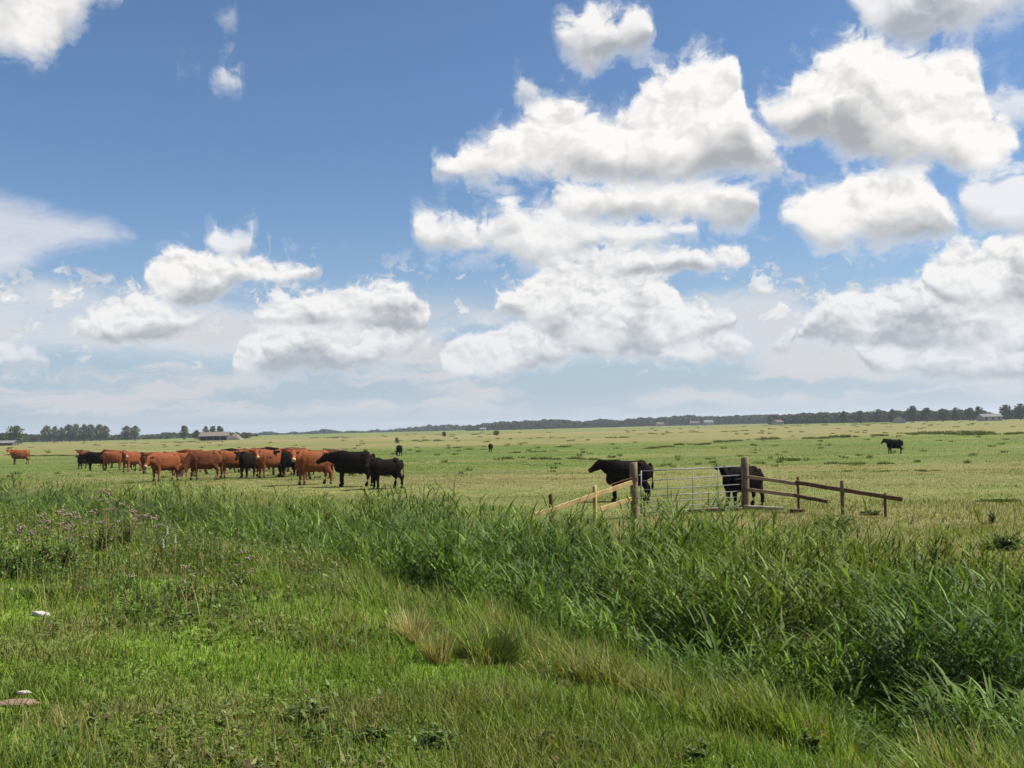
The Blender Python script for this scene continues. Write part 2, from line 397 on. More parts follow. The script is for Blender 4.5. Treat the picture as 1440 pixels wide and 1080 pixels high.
def new_mat(name):
    m = bpy.data.materials.new(name); m.use_nodes = True
    n = NT(m.node_tree); n.n.clear()
    out = n.new('ShaderNodeOutputMaterial')
    return m, n, out
def principled(n, out, color=None, rough=0.8, spec=0.3, bump=None, metal=0.0):
    p = n.new('ShaderNodeBsdfPrincipled')
    n.put(p.inputs['Base Color'], color); n.put(p.inputs['Roughness'], rough)
    p.inputs['Specular IOR Level'].default_value = spec; p.inputs['Metallic'].default_value = metal
    if bump is not None:
        b = n.new('ShaderNodeBump'); n.put(b.inputs['Height'], bump[0]); b.inputs['Strength'].default_value = bump[1]; b.inputs['Distance'].default_value = bump[2]
        n.l.new(b.outputs[0], p.inputs['Normal'])
    n.l.new(p.outputs[0], out.inputs['Surface']); return p
def attr(n, name='col'):
    a = n.new('ShaderNodeAttribute'); a.attribute_name = name; return a

M = {}
m, n, out = new_mat('ground_turf'); M['ground'] = m
a = attr(n); g = n.new('ShaderNodeNewGeometry')
f1 = n.noise(g.outputs['Position'], 2.2, 6, 0.65); f2 = n.noise(n.vadd(g.outputs['Position'], (0.05, 0.16, 1.0), 'MULTIPLY'), 1.0, 5, 0.7)
v = n.m('MULTIPLY', n.step(f1.outputs[0], 0.3, 0.7, 0.65, 1.3, 'LINEAR'), n.step(f2.outputs[0], 0.3, 0.7, 0.7, 1.28, 'LINEAR'))
vc = n.new('ShaderNodeCombineColor'); [n.l.new(v, vc.inputs[k]) for k in range(3)]
c = n.mix(1.0, a.outputs['Color'], vc.outputs[0], 'MULTIPLY')
principled(n, out, c, 0.95, 0.1, (n.noise(g.outputs['Position'], 9, 4, 0.7).outputs[0], 0.8, 0.08))

ground = link('ground', ground_me, M['ground']); tag(ground, kind='structure')

def leaf_mat(name, trans=0.35, rough=0.5, spec=0.25):
    m, n, out = new_mat(name)
    a = attr(n)
    p = n.new('ShaderNodeBsdfPrincipled'); n.l.new(a.outputs['Color'], p.inputs['Base Color'])
    p.inputs['Roughness'].default_value = rough; p.inputs['Specular IOR Level'].default_value = spec
    t = n.new('ShaderNodeBsdfTranslucent')
    tcol = n.mix(1.0, a.outputs['Color'], (1.2, 1.3, 0.5, 1), 'MULTIPLY'); n.l.new(tcol, t.inputs['Color'])
    mx = n.new('ShaderNodeMixShader'); mx.inputs[0].default_value = trans
    n.l.new(p.outputs[0], mx.inputs[1]); n.l.new(t.outputs[0], mx.inputs[2]); n.l.new(mx.outputs[0], out.inputs['Surface'])
    return m
M['grass'] = leaf_mat('grass_blade', 0.38, 0.6, 0.15)
M['reed'] = leaf_mat('reed_leaf', 0.32, 0.6, 0.14)
M['leaf'] = leaf_mat('broad_leaf', 0.30, 0.55, 0.2)
M['tree_leaf'] = leaf_mat('tree_leaf', 0.15, 0.7, 0.1)

def blades(P, h, w, az, lean, curve, col, seg=2, face=None, tipcol=None):
    """ribbon leaves: P base, h length, az heading of the lean, lean = start angle from vertical, curve = extra angle to the tip"""
    n_ = len(P); k = seg
    d = np.stack([np.cos(az), np.sin(az)], -1)
    sa = az + np.pi / 2 + (rng.normal(0, 0.7, n_) if face is None else face)
    side = np.stack([np.cos(sa), np.sin(sa), np.zeros(n_)], -1)
    pts = [P.copy()]
    cur = P.copy(); 
    for s in range(k):
        ang = lean + curve * (s + 0.5) / k
        stepv = np.concatenate([d * np.sin(ang)[:, None], np.cos(ang)[:, None]], -1) * (h / k)[:, None]
        cur = cur + stepv; pts.append(cur)
    rows = []
    for s in range(k):
        ws = w * (1.0, 0.85, 0.6, 0.35)[s] * 0.5 if k > 1 else w * 0.5
        rows += [pts[s] - side * ws[:, None], pts[s] + side * ws[:, None]]
    rows.append(pts[k])
    nv = 2 * k + 1
    V = np.stack(rows, 1).reshape(-1, 3)
    b = np.arange(n_)[:, None] * nv
    Qs = [np.concatenate([b + 2 * s, b + 2 * s + 1, b + 2 * s + 3, b + 2 * s + 2], 1) for s in range(k - 1)]
    Q = np.concatenate(Qs) if Qs else None
    T = np.concatenate([b + 2 * (k - 1), b + 2 * (k - 1) + 1, b + 2 * k], 1)
    cc = np.repeat(col[:, None, :], nv, 1)
    if tipcol is not None: cc[:, -1, :] = tipcol; cc[:, -3:-1, :] = (cc[:, -3:-1, :] + tipcol[:, None, :]) / 2
    return V, Q, T, cc.reshape(-1, 3)
def merge(sets):
    Vs, Qs, Ts, Cs = [], [], [], []; o = 0
    for V, Q, T, Cc in sets:
        Vs.append(V); Cs.append(Cc)
        if Q is not None: Qs.append(Q + o)
        if T is not None: Ts.append(T + o)
        o += len(V)
    return np.concatenate(Vs), (np.concatenate(Qs) if Qs else None), (np.concatenate(Ts) if Ts else None), np.concatenate(Cs)
def to_mesh(name, sets):
    V, Q, T, Cc = merge(sets); return mesh_np(name, V, Q, T, Cc)
def wedge(n_, r0, r1, half=38, p=0.0):
    """points spread evenly over the picture's width and over log distance"""
    uu_ = rng.random(n_)
    if p: r = (r0 ** p + uu_ * (r1 ** p - r0 ** p)) ** (1 / p)
    else: r = r0 * (r1 / r0) ** uu_
    th = R(half) * (rng.random(n_) * 2 - 1)
    return r * np.sin(th), r * np.cos(th), r
def with_z(X, Y, dz=0.0): return np.stack([X, Y, ground_z(X, Y) + dz], -1)
def jit(c, s=0.15, g=0.06):
    n_ = len(c); k = np.exp(rng.normal(0, s, n_))[:, None]
    return np.clip(c * k * np.exp(rng.normal(0, g, (n_, 3))), 0.004, 0.7)

HOLES = [(on_ground(22, 992), 0.15), (on_ground(45, 994), 0.07), (on_ground(58, 868), 0.11), (on_ground(15, 832), 0.05)]
def clear(X, Y):
    k = np.ones(len(X), bool)
    for c_, r_ in HOLES: k &= np.hypot((X - c_.x), (Y - c_.y + 0.05) * 0.8) > r_
    return k
# --- short turf of the bank
X, Y, r = wedge(330000, 3.6, 34, p=-0.55)
t = ditch_t(X, Y); keep = (t > 4.6 + (fbm(X / 1.5, Y / 1.5, 2) - .5) * 3) & clear(X, Y); X, Y, r = X[keep], Y[keep], r[keep]
n_ = len(X)
tall = np.clip((fbm(X / 0.9 + 5, Y / 0.9, 3) - 0.40) * 3, 0, 1)
h = (0.035 + 0.055 * rng.random(n_) + 0.14 * tall * rng.random(n_) ** 2)
c = land_color(X, Y); straw = rng.random(n_) < 0.035 + 0.08 * tall
c = np.where(straw[:, None], DRY * 1.15, c * 1.0)
turf = blades(with_z(X, Y, -0.01), h, 0.0045 * (1 + r / 9) * (0.7 + 0.6 * rng.random(n_)), rng.random(n_) * 2 * np.pi,
              rng.random(n_) * 0.7, rng.random(n_) * 0.9, jit(c, 0.22), 2)
# clover and small rosettes among it
X, Y, r = wedge(130000, 3.6, 24, p=-0.6); t = ditch_t(X, Y)
keep = (t > 6) & (fbm(X / 0.5, Y / 0.5, 2) > 0.42 + 0.2 * rng.random(len(X))) & clear(X, Y); X, Y, r = X[keep], Y[keep], r[keep]; n_ = len(X)
clov = blades(with_z(X, Y, 0.01 + 0.04 * rng.random(n_)), 0.016 + 0.02 * rng.random(n_), 0.010 + 0.009 * rng.random(n_), rng.random(n_) * 6.28,
              0.7 + 0.8 * rng.random(n_), np.full(n_, 0.3), jit(np.tile(LUSH * 0.92, (n_, 1)), 0.2), 2, face=np.zeros(n_))
tag(link('short_grass', to_mesh('short_grass', [turf, clov]), M['grass']), 'short green turf covering the near bank in the left foreground', 'grass', kind='stuff')

# --- long rough grass on the slope towards the ditch, and leaning over it on the right
X, Y, r = wedge(280000, 4.2, 48, p=-0.4); t = ditch_t(X, Y)
nn = fbm(X / 1.4 + 8, Y / 1.4, 3)
keep = (t > 1.6) & (t < 6.6 - 1.0 * sstep(X, -3.5, -0.5) + (nn - .5) * (6 - 2.5 * sstep(X, -3.5, -0.5))) & (rng.random(len(X)) < (0.35 + 1.1 * nn) * (0.25 + 0.95 * sstep(fbm(X / 0.42 + 3, Y / 0.42, 2), 0.32, 0.62))); X, Y, r, t, nn = [q[keep] for q in (X, Y, r, t, nn)]
n_ = len(X)
cl_ = fbm(X / 0.42 + 3, Y / 0.42, 2); cl_ = sstep(cl_, 0.32, 0.70)
h = (0.16 + 0.50 * rng.random(n_)) * (0.45 + 0.9 * nn) * (0.35 + 0.85 * cl_) * (0.55 + 0.45 * sstep(-t, -7.5, -3.8))
olive = np.array((0.115, 0.130, 0.030))
c = lerp(np.tile(LUSH, (n_, 1)), olive, np.clip((fbm(X / 1.2 + 30, Y / 1.2, 3) - 0.44) * 3, 0, 1))
br_ = sstep(fbm(X / 0.9 + 77, Y / 0.9 + 8, 3), 0.52, 0.72); c = lerp(c, np.array((0.085, 0.065, 0.032)), br_ * 0.5 * sstep(-X, -2.5, 0.0))
straw = rng.random(n_) < 0.05 + 0.22 * sstep(fbm(X / 1.1 + 50, Y / 1.1, 2), 0.52, 0.75)
c = np.where(straw[:, None], DRY * 1.2, c)
az = np.pi + rng.normal(0, 1.4, n_)
longg = blades(with_z(X, Y, -0.02), h, (0.006 + 0.005 * rng.random(n_)) * (1 + r / 22), az, np.abs(rng.normal(0.15, 0.2, n_)), 0.3 + 1.0 * rng.random(n_), jit(c, 0.25), 3)
X, Y, r = wedge(9000, 4.6, 34, p=-0.2); t = ditch_t(X, Y); keep = (t > 3.8) & (rng.random(len(X)) < sstep(fbm(X / 1.7 + 14, Y / 1.7, 2), 0.42, 0.66)) & clear(X, Y)
X, Y, r = X[keep], Y[keep], r[keep]; n_ = len(X); az = rng.random(n_) * 6.28; h = 0.14 + 0.30 * rng.random(n_) * sstep(r, 4, 9)
X2, Y2, r2 = wedge(90000, 4.6, 30, p=-0.4); t2 = ditch_t(X2, Y2); f2 = fbm(X2 / 1.1 + 44, Y2 / 1.1, 3); k2 = (t2 > 3.5) & (f2 > 0.44 + 0.035 * np.clip(t2 - 5, -1, 5)) & (rng.random(len(X2)) < 0.75) & clear(X2, Y2)
X2, Y2, r2, f2 = X2[k2], Y2[k2], r2[k2], f2[k2]; n2 = len(X2)
mid_ = blades(with_z(X2, Y2, -.01), (0.10 + 0.16 * rng.random(n2)) * (0.5 + f2), 0.0055 * (1 + r2 / 14), rng.random(n2) * 6.28, 0.6 * rng.random(n2), 0.3 + 0.9 * rng.random(n2), jit(lerp(np.tile(LUSH * .9, (n2, 1)), olive, sstep(fbm(X2 / .7, Y2 / .7 + 9, 2), .4, .65)), .25), 3)
seed = [mid_, blades(with_z(X, Y), h, 0.004 * (1 + r / 14), az, 0.2 * rng.random(n_), 0.6 * rng.random(n_), jit(np.tile(DRY * 1.5, (n_, 1)), .25), 3)]
longg = merge([longg] + seed)
tag(link('long_grass', to_mesh('long_grass', [longg]), M['grass']), 'long rough grass on the slope between turf and reeds', 'grass', kind='stuff')

# --- rough herbs: nettle, dock and thistle leaves mixed through the upper bank
X, Y, r = wedge(40000, 5.0, 30, p=-0.3); t = ditch_t(X, Y)
nn = fbm(X / 1.5 + 33, Y / 1.5, 3); lf_ = sstep(-X, 1.5, 4.0) * sstep(Y, 9.5, 12.0); nr_ = sstep(-r, -11, -8)
keep = (t > 3.5) & (rng.random(len(X)) < 0.9 * sstep(nn, 0.50 - 0.16 * lf_ , 0.66 - 0.12 * lf_) * (1 - 0.84 * nr_)) & clear(X, Y); X, Y, r, t, nn, lf_ = [q[keep] for q in (X, Y, r, t, nn, lf_)]
n_ = len(X); H = (0.06 + 0.10 * rng.random(n_)) + (0.30 + 0.35 * nn) * lf_ * rng.random(n_)
P = with_z(X, Y, -0.02); az = rng.random(n_) * 6.28; ln = 0.5 * rng.random(n_)
hg = lerp(np.tile(np.array((0.066, 0.112, 0.022)), (n_, 1)), np.array((0.115, 0.125, 0.040)), sstep(fbm(X / 0.8 + 5, Y / 0.8 + 50, 2), 0.4, 0.65))
dead = rng.random(n_) < 0.10; hg = np.where(dead[:, None], np.array((0.105, 0.075, 0.045)), hg)
S = [blades(P, H, 0.007 + r * 0.0002, az, ln * .5, ln, jit(hg * .8, .2), 2)]
for k in range(8):
    f = 0.2 + 0.8 * (k + rng.random(n_)) / 8; an = ln * .5 + ln * .5 * f
    B = P + np.stack([np.cos(az) * np.sin(an) * H * f, np.sin(az) * np.sin(an) * H * f, np.cos(an) * H * f], -1)
    S.append(blades(B, (0.018 + 0.030 * rng.random(n_)) * (1 + r / 30), (0.010 + 0.014 * rng.random(n_)) * (1 + r / 30), rng.random(n_) * 6.28, 0.5 + 1.0 * rng.random(n_), 0.5 * rng.random(n_), jit(hg, .28), 2, face=rng.normal(0, .25, n_)))
tag(link('bank_herbs', to_mesh('bank_herbs', S), M['leaf']), 'tangle of nettles, docks and thistle leaves on the near bank', 'herbs', kind='stuff')

# --- the reed bed in the ditch
def reeds(n_, r0, r1, t0, t1, hmin, hmax, p=-0.1, nl=6, half=38):
    X, Y, r = wedge(n_, r0, r1, p=p, half=half); t = ditch_t(X, Y)
    nn = fbm(X / 1.6 + 60, Y / 1.6, 3)
    keep = (t > t0 + (nn - .5) * 2.4) & (t < t1 + (nn - .5) * 3.0) & (rng.random(len(X)) < 0.12 + 1.3 * sstep(fbm(X / 0.7 + 9, Y / 0.7, 2), 0.25, 0.65))
    X, Y, r, t, nn = [q[keep] for q in (X, Y, r, t, nn)]; n_ = len(X)
    H = (hmin + (hmax - hmin) * (0.35 * rng.random(n_) + 0.65 * sstep(nn, .25, .75))) * (0.72 + 0.28 * sstep(-np.abs(t + 0.3), -3.6, -1.2)) * (1 - 0.26 * sstep(-X, 2.0, 9.0)) * (0.50 + 0.58 * sstep(fbm(X / 0.95 + 21, Y / 0.95 + 4, 2), 0.30, 0.62))
    az = np.pi + 0.25 + rng.normal(0, 1.1, n_)
    lean = np.abs(rng.normal(0.08, 0.09, n_)) + 0.05
    blue = np.array((0.060, 0.102, 0.025)); green = np.array((0.092, 0.142, 0.022)); oliv = np.array((0.095, 0.115, 0.027))
    patch = fbm(X / 3.5 + 11, Y / 3.5, 3)
    c = lerp(np.tile(green, (n_, 1)), blue, np.clip((patch - 0.35) * 3.2, 0, 1)); c = lerp(c, oliv, np.clip((fbm(X / 2.4 + 71, Y / 2.4, 2) - 0.55) * 3, 0, 1) * 0.8)
    P = with_z(X, Y, -0.03); W = 1 + r / 30
    sets = [blades(P, H, 0.010 * W, az, lean * 0.6, lean * 0.8, jit(c * 0.9, 0.2), 3)]
    d = np.stack([np.cos(az), np.sin(az)], -1)
    for k in range(nl):
        f = 0.22 + 0.74 * (k + rng.random(n_)) / nl
        ang = lean * 0.6 + lean * 0.8 * f / 2
        B = P + np.concatenate([d * (np.sin(ang) * H * f)[:, None], (np.cos(ang) * H * f)[:, None]], -1)
        la = az + rng.normal(0, 1.7, n_)
        L = (0.26 + 0.26 * rng.random(n_)) * (H / 1.4) ** 0.5
        sets.append(blades(B, L, (0.014 + 0.011 * rng.random(n_)) * W, la, 0.35 + 0.45 * rng.random(n_), 0.4 + 0.9 * rng.random(n_), jit(c, 0.36), 3, face=rng.normal(0, 0.35, n_)))
    return sets
S = reeds(36000, 11, 75, -3.7, 2.8, 1.10, 1.95, p=-0.3)
S += reeds(21000, 5.0, 17, -3.6, 3.6, 0.75, 1.4, p=0.3, nl=6)
tag(link('reeds', to_mesh('reeds', S), M['reed']), 'dense green reeds filling the ditch across the middle', 'reeds', kind='stuff')
# sedge leaning to the left between the reeds and the bank at the right
X, Y, r = wedge(60000, 6, 24, p=-0.2); t = ditch_t(X, Y)
keep = (t > -3.5) & (t < 4.3) & (X > 0.6) & (rng.random(len(X)) < 0.25 + 1.0 * sstep(fbm(X / 1.0 + 90, Y / 1.0, 2), 0.3, 0.6)); X, Y, r = X[keep], Y[keep], r[keep]; n_ = len(X)
cl = fbm(X / 1.0 + 90, Y / 1.0, 2)
c = lerp(np.tile(np.array((0.056, 0.104, 0.018)), (n_, 1)), np.array((0.105, 0.130, 0.032)), np.clip((fbm(X / 1.8, Y / 1.8 + 40, 2) - 0.4) * 3, 0, 1))
c = np.where((rng.random(n_) < 0.07)[:, None], DRY * 1.1, c)
sed = blades(with_z(X, Y, 0.0), (0.50 + 0.70 * rng.random(n_)) * (0.62 + 0.38 * sstep(r, 8, 12)) * (0.22 + 1.15 * sstep(cl, 0.25, 0.75)), (0.007 + 0.007 * rng.random(n_)) * (1 + r / 30), np.pi + 0.3 + rng.normal(0, 0.75, n_),
             0.15 + 0.35 * rng.random(n_), 0.5 + 0.8 * rng.random(n_), jit(c, 0.3), 4)
tag(link('sedge', to_mesh('sedge', [sed]), M['grass']), 'tall sedge leaning to the left along the ditch at right', 'sedge', kind='stuff')

# --- grazed field
X, Y, r = wedge(330000, 17, 150, p=-0.1); t = ditch_t(X, Y)
keep = (t < -3.0 + (fbm(X / 1.5, Y / 1.5, 2) - .5)); X, Y, r, t = X[keep], Y[keep], r[keep], t[keep]; n_ = len(X)
nn = fbm(X / 2.5, Y / 1.6, 3)
edge = sstep(t, -8, -3.5) + sstep(Y, 18, 5) * 0
h = 0.025 + 0.035 * rng.random(n_) + 0.12 * sstep(nn, 0.55, 0.8) * rng.random(n_) + 0.18 * edge * rng.random(n_)
right = ((X > 6.0) & (r < 34)); h = h + np.where(right, 0.22 * rng.random(n_) * nn, 0)
c = land_color(X, Y)
c = lerp(c, LUSH * 1.1, np.clip(edge * 0.5 + sstep(nn, 0.5, 0.8) * 0.55, 0, 0.8))
c = np.where((rng.random(n_) < 0.10)[:, None], DRY * 1.0, c)
fg = blades(with_z(X, Y, -0.01), h, 0.006 * (1 + r / 16), rng.random(n_) * 6.28, rng.random(n_) * 0.6, rng.random(n_) * 0.8, jit(c, 0.2), 2)
tag(link('field_grass', to_mesh('field_grass', [fg]), M['grass']), 'grazed yellow green grass of the open field', 'grass', kind='stuff')

# --- dark rushes standing in rows and specks over the marsh
def tuft(cx, cy, rad, n_, h, w, col, tilt=0.5):
    a_ = rng.random(n_) * 6.28; q = rad * np.sqrt(rng.random(n_))
    X = cx + q * np.cos(a_); Y = cy + q * np.sin(a_)
    return blades(with_z(X, Y, -0.02), h * (0.6 + 0.4 * rng.random(n_)), np.full(n_, w), a_ + rng.normal(0, .4, n_), tilt * q / rad * rng.random(n_) + 0.05, rng.random(n_) * 0.6, jit(np.tile(col, (n_, 1)), 0.25), 2)
rows = [((1296, 610.5), (1345, 610.5), 26, 1.1), ((1350, 611.5), (1402, 611), 30, 1.2), ((1415, 611), (1440, 610), 10, .8), ((1215, 612.5), (1245, 613), 8, .8),
        ((1260, 610), (1290, 611), 10, .7), ((1065, 618), (1100, 617), 12, .7), ((1130, 617), (1165, 616.5), 12, .6), ((1170, 615), (1205, 615), 12, .9),
        ((905, 632), (945, 628), 12, .5), ((950, 626), (1000, 625), 12, .5), ((1000, 622), (1045, 620), 12, .5), ((770, 630), (800, 628), 5, .4),
        ((690, 645), (730, 645), 6, .35), ((745, 646), (790, 646), 9, .45), ((800, 645), (835, 646), 8, .4), ((705, 638), (780, 634), 8, .3),
        ((1100, 647), (1125, 648), 6, .4), ((1165, 652), (1210, 653), 8, .3), ((1235, 653), (1252, 652), 6, .3), ((8, 640), (50, 641), 22, .3), ((60, 641), (115, 641), 26, .3),
        ((560, 620), (640, 619), 8, .5), ((600, 612), (690, 611), 10, .6), ((740, 617), (900, 615), 12, .5), ((900, 610), (1060, 606), 14, .6),
        ((430, 616), (500, 615), 14, .8), ((170, 624), (330, 620), 18, .5), ((1060, 600), (1250, 596), 14, .8), ((640, 630), (680, 633), 5, .35),
        ((1380, 706), (1425, 705), 14, .22), ((1150, 664), (1330, 662), 9, .18), ((550, 648), (800, 655), 10, .12)]
S = []
dk = np.array((0.062, 0.080, 0.026)); dk2 = np.array((0.095, 0.105, 0.036))
for (a0, b0_, k, hh) in rows:
    for i in range(k):
        f = rng.random(); p = on_ground(a0[0] + (b0_[0] - a0[0]) * f, a0[1] + (b0_[1] - a0[1]) * f + rng.normal(0, 0.4))
        d_ = math.hypot(p.x, p.y)
        S.append(tuft(p.x, p.y, d_ * 0.0035 + 0.1, 46, hh * (0.28 + 0.42 * rng.random()), 0.03 + d_ * 0.0005, lerp(dk, dk2, rng.random() * 0.9)))
for i in range(260):
    px, py = rng.random() * 1440, 0; py = 618 - px * 0.0236 + 6 + rng.random() ** 1.5 * 60
    p = on_ground(px, py); d_ = math.hypot(p.x, p.y)
    if ditch_t(np.array([p.x]), np.array([p.y]))[0] > -5: continue
    S.append(tuft(p.x, p.y, d_ * 0.002 + 0.1, 24, 0.12 + 0.16 * rng.random() + d_ * 0.0008, 0.02 + d_ * 0.0004, lerp(dk, FIELD, rng.random() * 0.8)))
tag(link('marsh_rushes', to_mesh('marsh_rushes', S), M['grass']), 'dark rush tussocks in rows and specks over the marsh', 'rushes', kind='stuff')

# ------------------------------------------------------------------ generic builders
def loft(bm, path, seg=12, cap=True):
    """path: list of (centre, half width, half height); rings stay perpendicular to the path"""
    rings = []
    pts = [Vector(p[0]) for p in path]
    for i, (c, a_, b_) in enumerate(path):
        d = (pts[min(i + 1, len(pts) - 1)] - pts[max(i - 1, 0)]).normalized()
        side = d.cross(Vector((0, 0, 1)))
        if side.length < 0.2: side = Vector((0, 1, 0)) if abs(d.y) < 0.9 else Vector((1, 0, 0))
        side.normalize(); up = side.cross(d).normalized()
        ring = []
        for k in range(seg):
            an = 2 * math.pi * k / seg; cs, sn = math.cos(an), math.sin(an)
            e = 0.82
            x = math.copysign(abs(cs) ** e, cs) * a_; y = math.copysign(abs(sn) ** e, sn) * b_
            ring.append(bm.verts.new(pts[i] + side * x + up * y))
        rings.append(ring)
    for r0, r1 in zip(rings[:-1], rings[1:]):
        for k in range(seg): bm.faces.new((r0[k], r0[(k + 1) % seg], r1[(k + 1) % seg], r1[k]))
    if cap:
        bm.faces.new(rings[0][::-1]); bm.faces.new(rings[-1])
def ball(bm, c, rx, ry=None, rz=None, rot=None):
    r_ = bmesh.ops.create_icosphere(bm, subdivisions=2, radius=1.0)
    mt = Matrix.Translation(c) @ (rot or Matrix.Identity(4)) @ Matrix.Diagonal((rx, ry or rx, rz or rx, 1))
    bmesh.ops.transform(bm, matrix=mt, verts=r_['verts'])
def bm_mesh(bm, name):
    bmesh.ops.recalc_face_normals(bm, faces=bm.faces)
    me = bpy.data.meshes.new(name); bm.to_mesh(me); bm.free(); return me
def fuse(bm, name, voxel, smooth_it):
    """merge overlapping closed forms into one continuous skin"""
    me = bm_mesh(bm, name); o = bpy.data.objects.new('tmp', me); COL.objects.link(o)
    rm = o.modifiers.new('r', 'REMESH'); rm.mode = 'VOXEL'; rm.voxel_size = voxel
    sm = o.modifiers.new('s', 'SMOOTH'); sm.factor = 0.5; sm.iterations = smooth_it
    dg = bpy.context.evaluated_depsgraph_get()
    res = bpy.data.meshes.new_from_object(o.evaluated_get(dg)); res.name = name
    bpy.data.objects.remove(o); bpy.data.meshes.remove(me)
    for p in res.polygons: p.use_smooth = True
    return res

# ------------------------------------------------------------------ cattle
def cow_mesh(name, neck_yaw=0.0, neck_pitch=25, head_yaw=0.0, head_pitch=-35, legs=(0, 0, 0, 0), neck_len=0.50, calf=False):
    bm = bmesh.new()
    D = 0.86 if calf else 1.0        # calves are shallower in the body and longer in the leg
    tr = [(-0.80, 1.17, .12, .13), (-0.765, 1.13, .21, .24), (-0.67, 1.075, .275, .325), (-0.50, 1.02, .305, .385), (-0.24, 0.965, .35, .42), (0.02, .945, .375, .445),
          (0.26, .965, .345, .435), (0.45, 1.00, .285, .415), (0.58, 1.01, .235, .37), (0.68, 1.03, .17, .27)]
    loft(bm, [((x, 0, z + (1 - D) * .14), w * D, h_ * D) for x, z, w, h_ in tr], 20)
    ball(bm, (0.34, 0, 1.27), .26, .13, .175)          # withers
    ball(bm, (-0.50, 0, 1.235), .20, .20, .185)        # hips
    for s in (-1, 1):
        ball(bm, (-0.44, .20 * s, 1.27), .10, .10, .08)      # hook bones
        ball(bm, (0.40, .17 * s, .98), .20, .14, .30)        # shoulders
        ball(bm, (-0.56, .18 * s, .98), .21, .135, .28)      # thighs
    ball(bm, (0.57, 0, .76), .18, .13, .20)            # brisket
    ny_, npi = R(neck_yaw), R(neck_pitch)
    base = Vector((0.50, 0, 1.14))
    nd_ = Vector((math.cos(npi) * math.cos(ny_), math.cos(npi) * math.sin(ny_), math.sin(npi)))
    poll = base + nd_ * neck_len
    mid = base.lerp(poll, .5) + Vector((0, 0, -0.01))
    loft(bm, [(base - Vector((.18, 0, .0)), .19, .31), (base + nd_ * .05, .175, .29), (mid, .14, .245), (poll - nd_ * .06, .11, .185), (poll + nd_ * .03, .09, .12)], 14)
    hy, hp = R(head_yaw), R(head_pitch)
    hd = Vector((math.cos(hp) * math.cos(hy), math.cos(hp) * math.sin(hy), math.sin(hp)))
    sd_ = Vector((-math.sin(hy), math.cos(hy), 0)); up_ = hd.cross(sd_)
    if up_.z < 0: up_ = -up_
    poll = poll + up_ * .03
    muz = poll + hd * 0.50
    loft(bm, [(poll - hd * .10, .10, .085), (poll - hd * .01, .13, .13), (poll + hd * .10 - up_ * .02, .135, .155), (poll + hd * .20 - up_ * .02, .115, .140), (poll + hd * .32 - up_ * .01, .082, .100), (poll + hd * .42, .085, .090), (muz - hd * .02, .088, .082), (muz, .066, .060)], 14)
    ball(bm, poll - hd * .02 + up_ * .09, .075, .075, .065)
    for s in (-1, 1):
        e0 = poll + sd_ * (.10 * s) + up_ * .045
        e1 = e0 + sd_ * (.235 * s) - hd * .09 + up_ * -.01
        loft(bm, [(e0, .036, .036), (e0.lerp(e1, .45), .034, .075), (e0.lerp(e1, .8), .028, .060), (e1, .014, .018)], 10)
        ball(bm, poll + hd * .15 + sd_ * (.118 * s) + up_ * .045, .030, .022, .026)
    lx = legs
    for i, s in enumerate((-1, 1)):                      # front legs
        dx_ = lx[i]
        loft(bm, [((0.42, .16 * s, 1.02), .11, .19), ((0.43 + dx_ * .1, .175 * s, .78), .105, .16), ((0.44 + dx_ * .3, .165 * s, .60), .084, .105), ((0.45 + dx_ * .55, .155 * s, .43), .072, .078),
                  ((0.45 + dx_ * .7, .155 * s, .36), .060, .062), ((0.45 + dx_ * .85, .155 * s, .20), .053, .055), ((0.45 + dx_, .155 * s, .11), .062, .064), ((0.475 + dx_, .155 * s, .05), .070, .074), ((0.485 + dx_, .155 * s, -.01), .076, .082)], 12)
    for i, s in enumerate((-1, 1)):                      # hind legs
        dx_ = lx[2 + i]
        loft(bm, [((-0.52, .15 * s, 1.08), .13, .26), ((-0.50 + dx_ * .1, .18 * s, .86), .135, .235), ((-0.51 + dx_ * .3, .18 * s, .68), .105, .165), ((-0.61 + dx_ * .5, .165 * s, .55), .074, .100), ((-0.68 + dx_ * .7, .155 * s, .45), .064, .080),
                  ((-0.67 + dx_ * .85, .155 * s, .33), .054, .062), ((-0.65 + dx_ * .95, .155 * s, .14), .060, .062), ((-0.62 + dx_, .155 * s, .05), .070, .074), ((-0.61 + dx_, .155 * s, -.01), .076, .082)], 12)
    loft(bm, [((-0.77, 0, 1.29), .045, .05), ((-0.845, 0, 1.21), .036, .040), ((-0.87, 0.01, .95), .028, .028), ((-0.87, 0.02, .66), .026, .026), ((-0.86, .02, .50), .050, .050), ((-0.85, .02, .36), .022, .022)], 8)
    if not calf: ball(bm, (-0.30, 0, .58), .15, .12, .10)
    me = fuse(bm, name, 0.021, 2)
    n_ = len(me.vertices); co = np.zeros(n_ * 3, dtype=np.float32); me.vertices.foreach_get('co', co); co = co.reshape(-1, 3)
    mv = np.array(muz); dm = np.linalg.norm(co - mv, axis=1)
    hoof = sstep(-co[:, 2], -0.09, -0.05)
    low = sstep(-co[:, 2], -0.55, -0.30)
    at = me.attributes.new('marks', 'FLOAT_COLOR', 'POINT')
    c4 = np.ones((n_, 4), dtype=np.float32); c4[:, 0] = sstep(-dm, -0.16, -0.09); c4[:, 1] = hoof; c4[:, 2] = low
    at.data.foreach_set('color', c4.ravel())
    return me

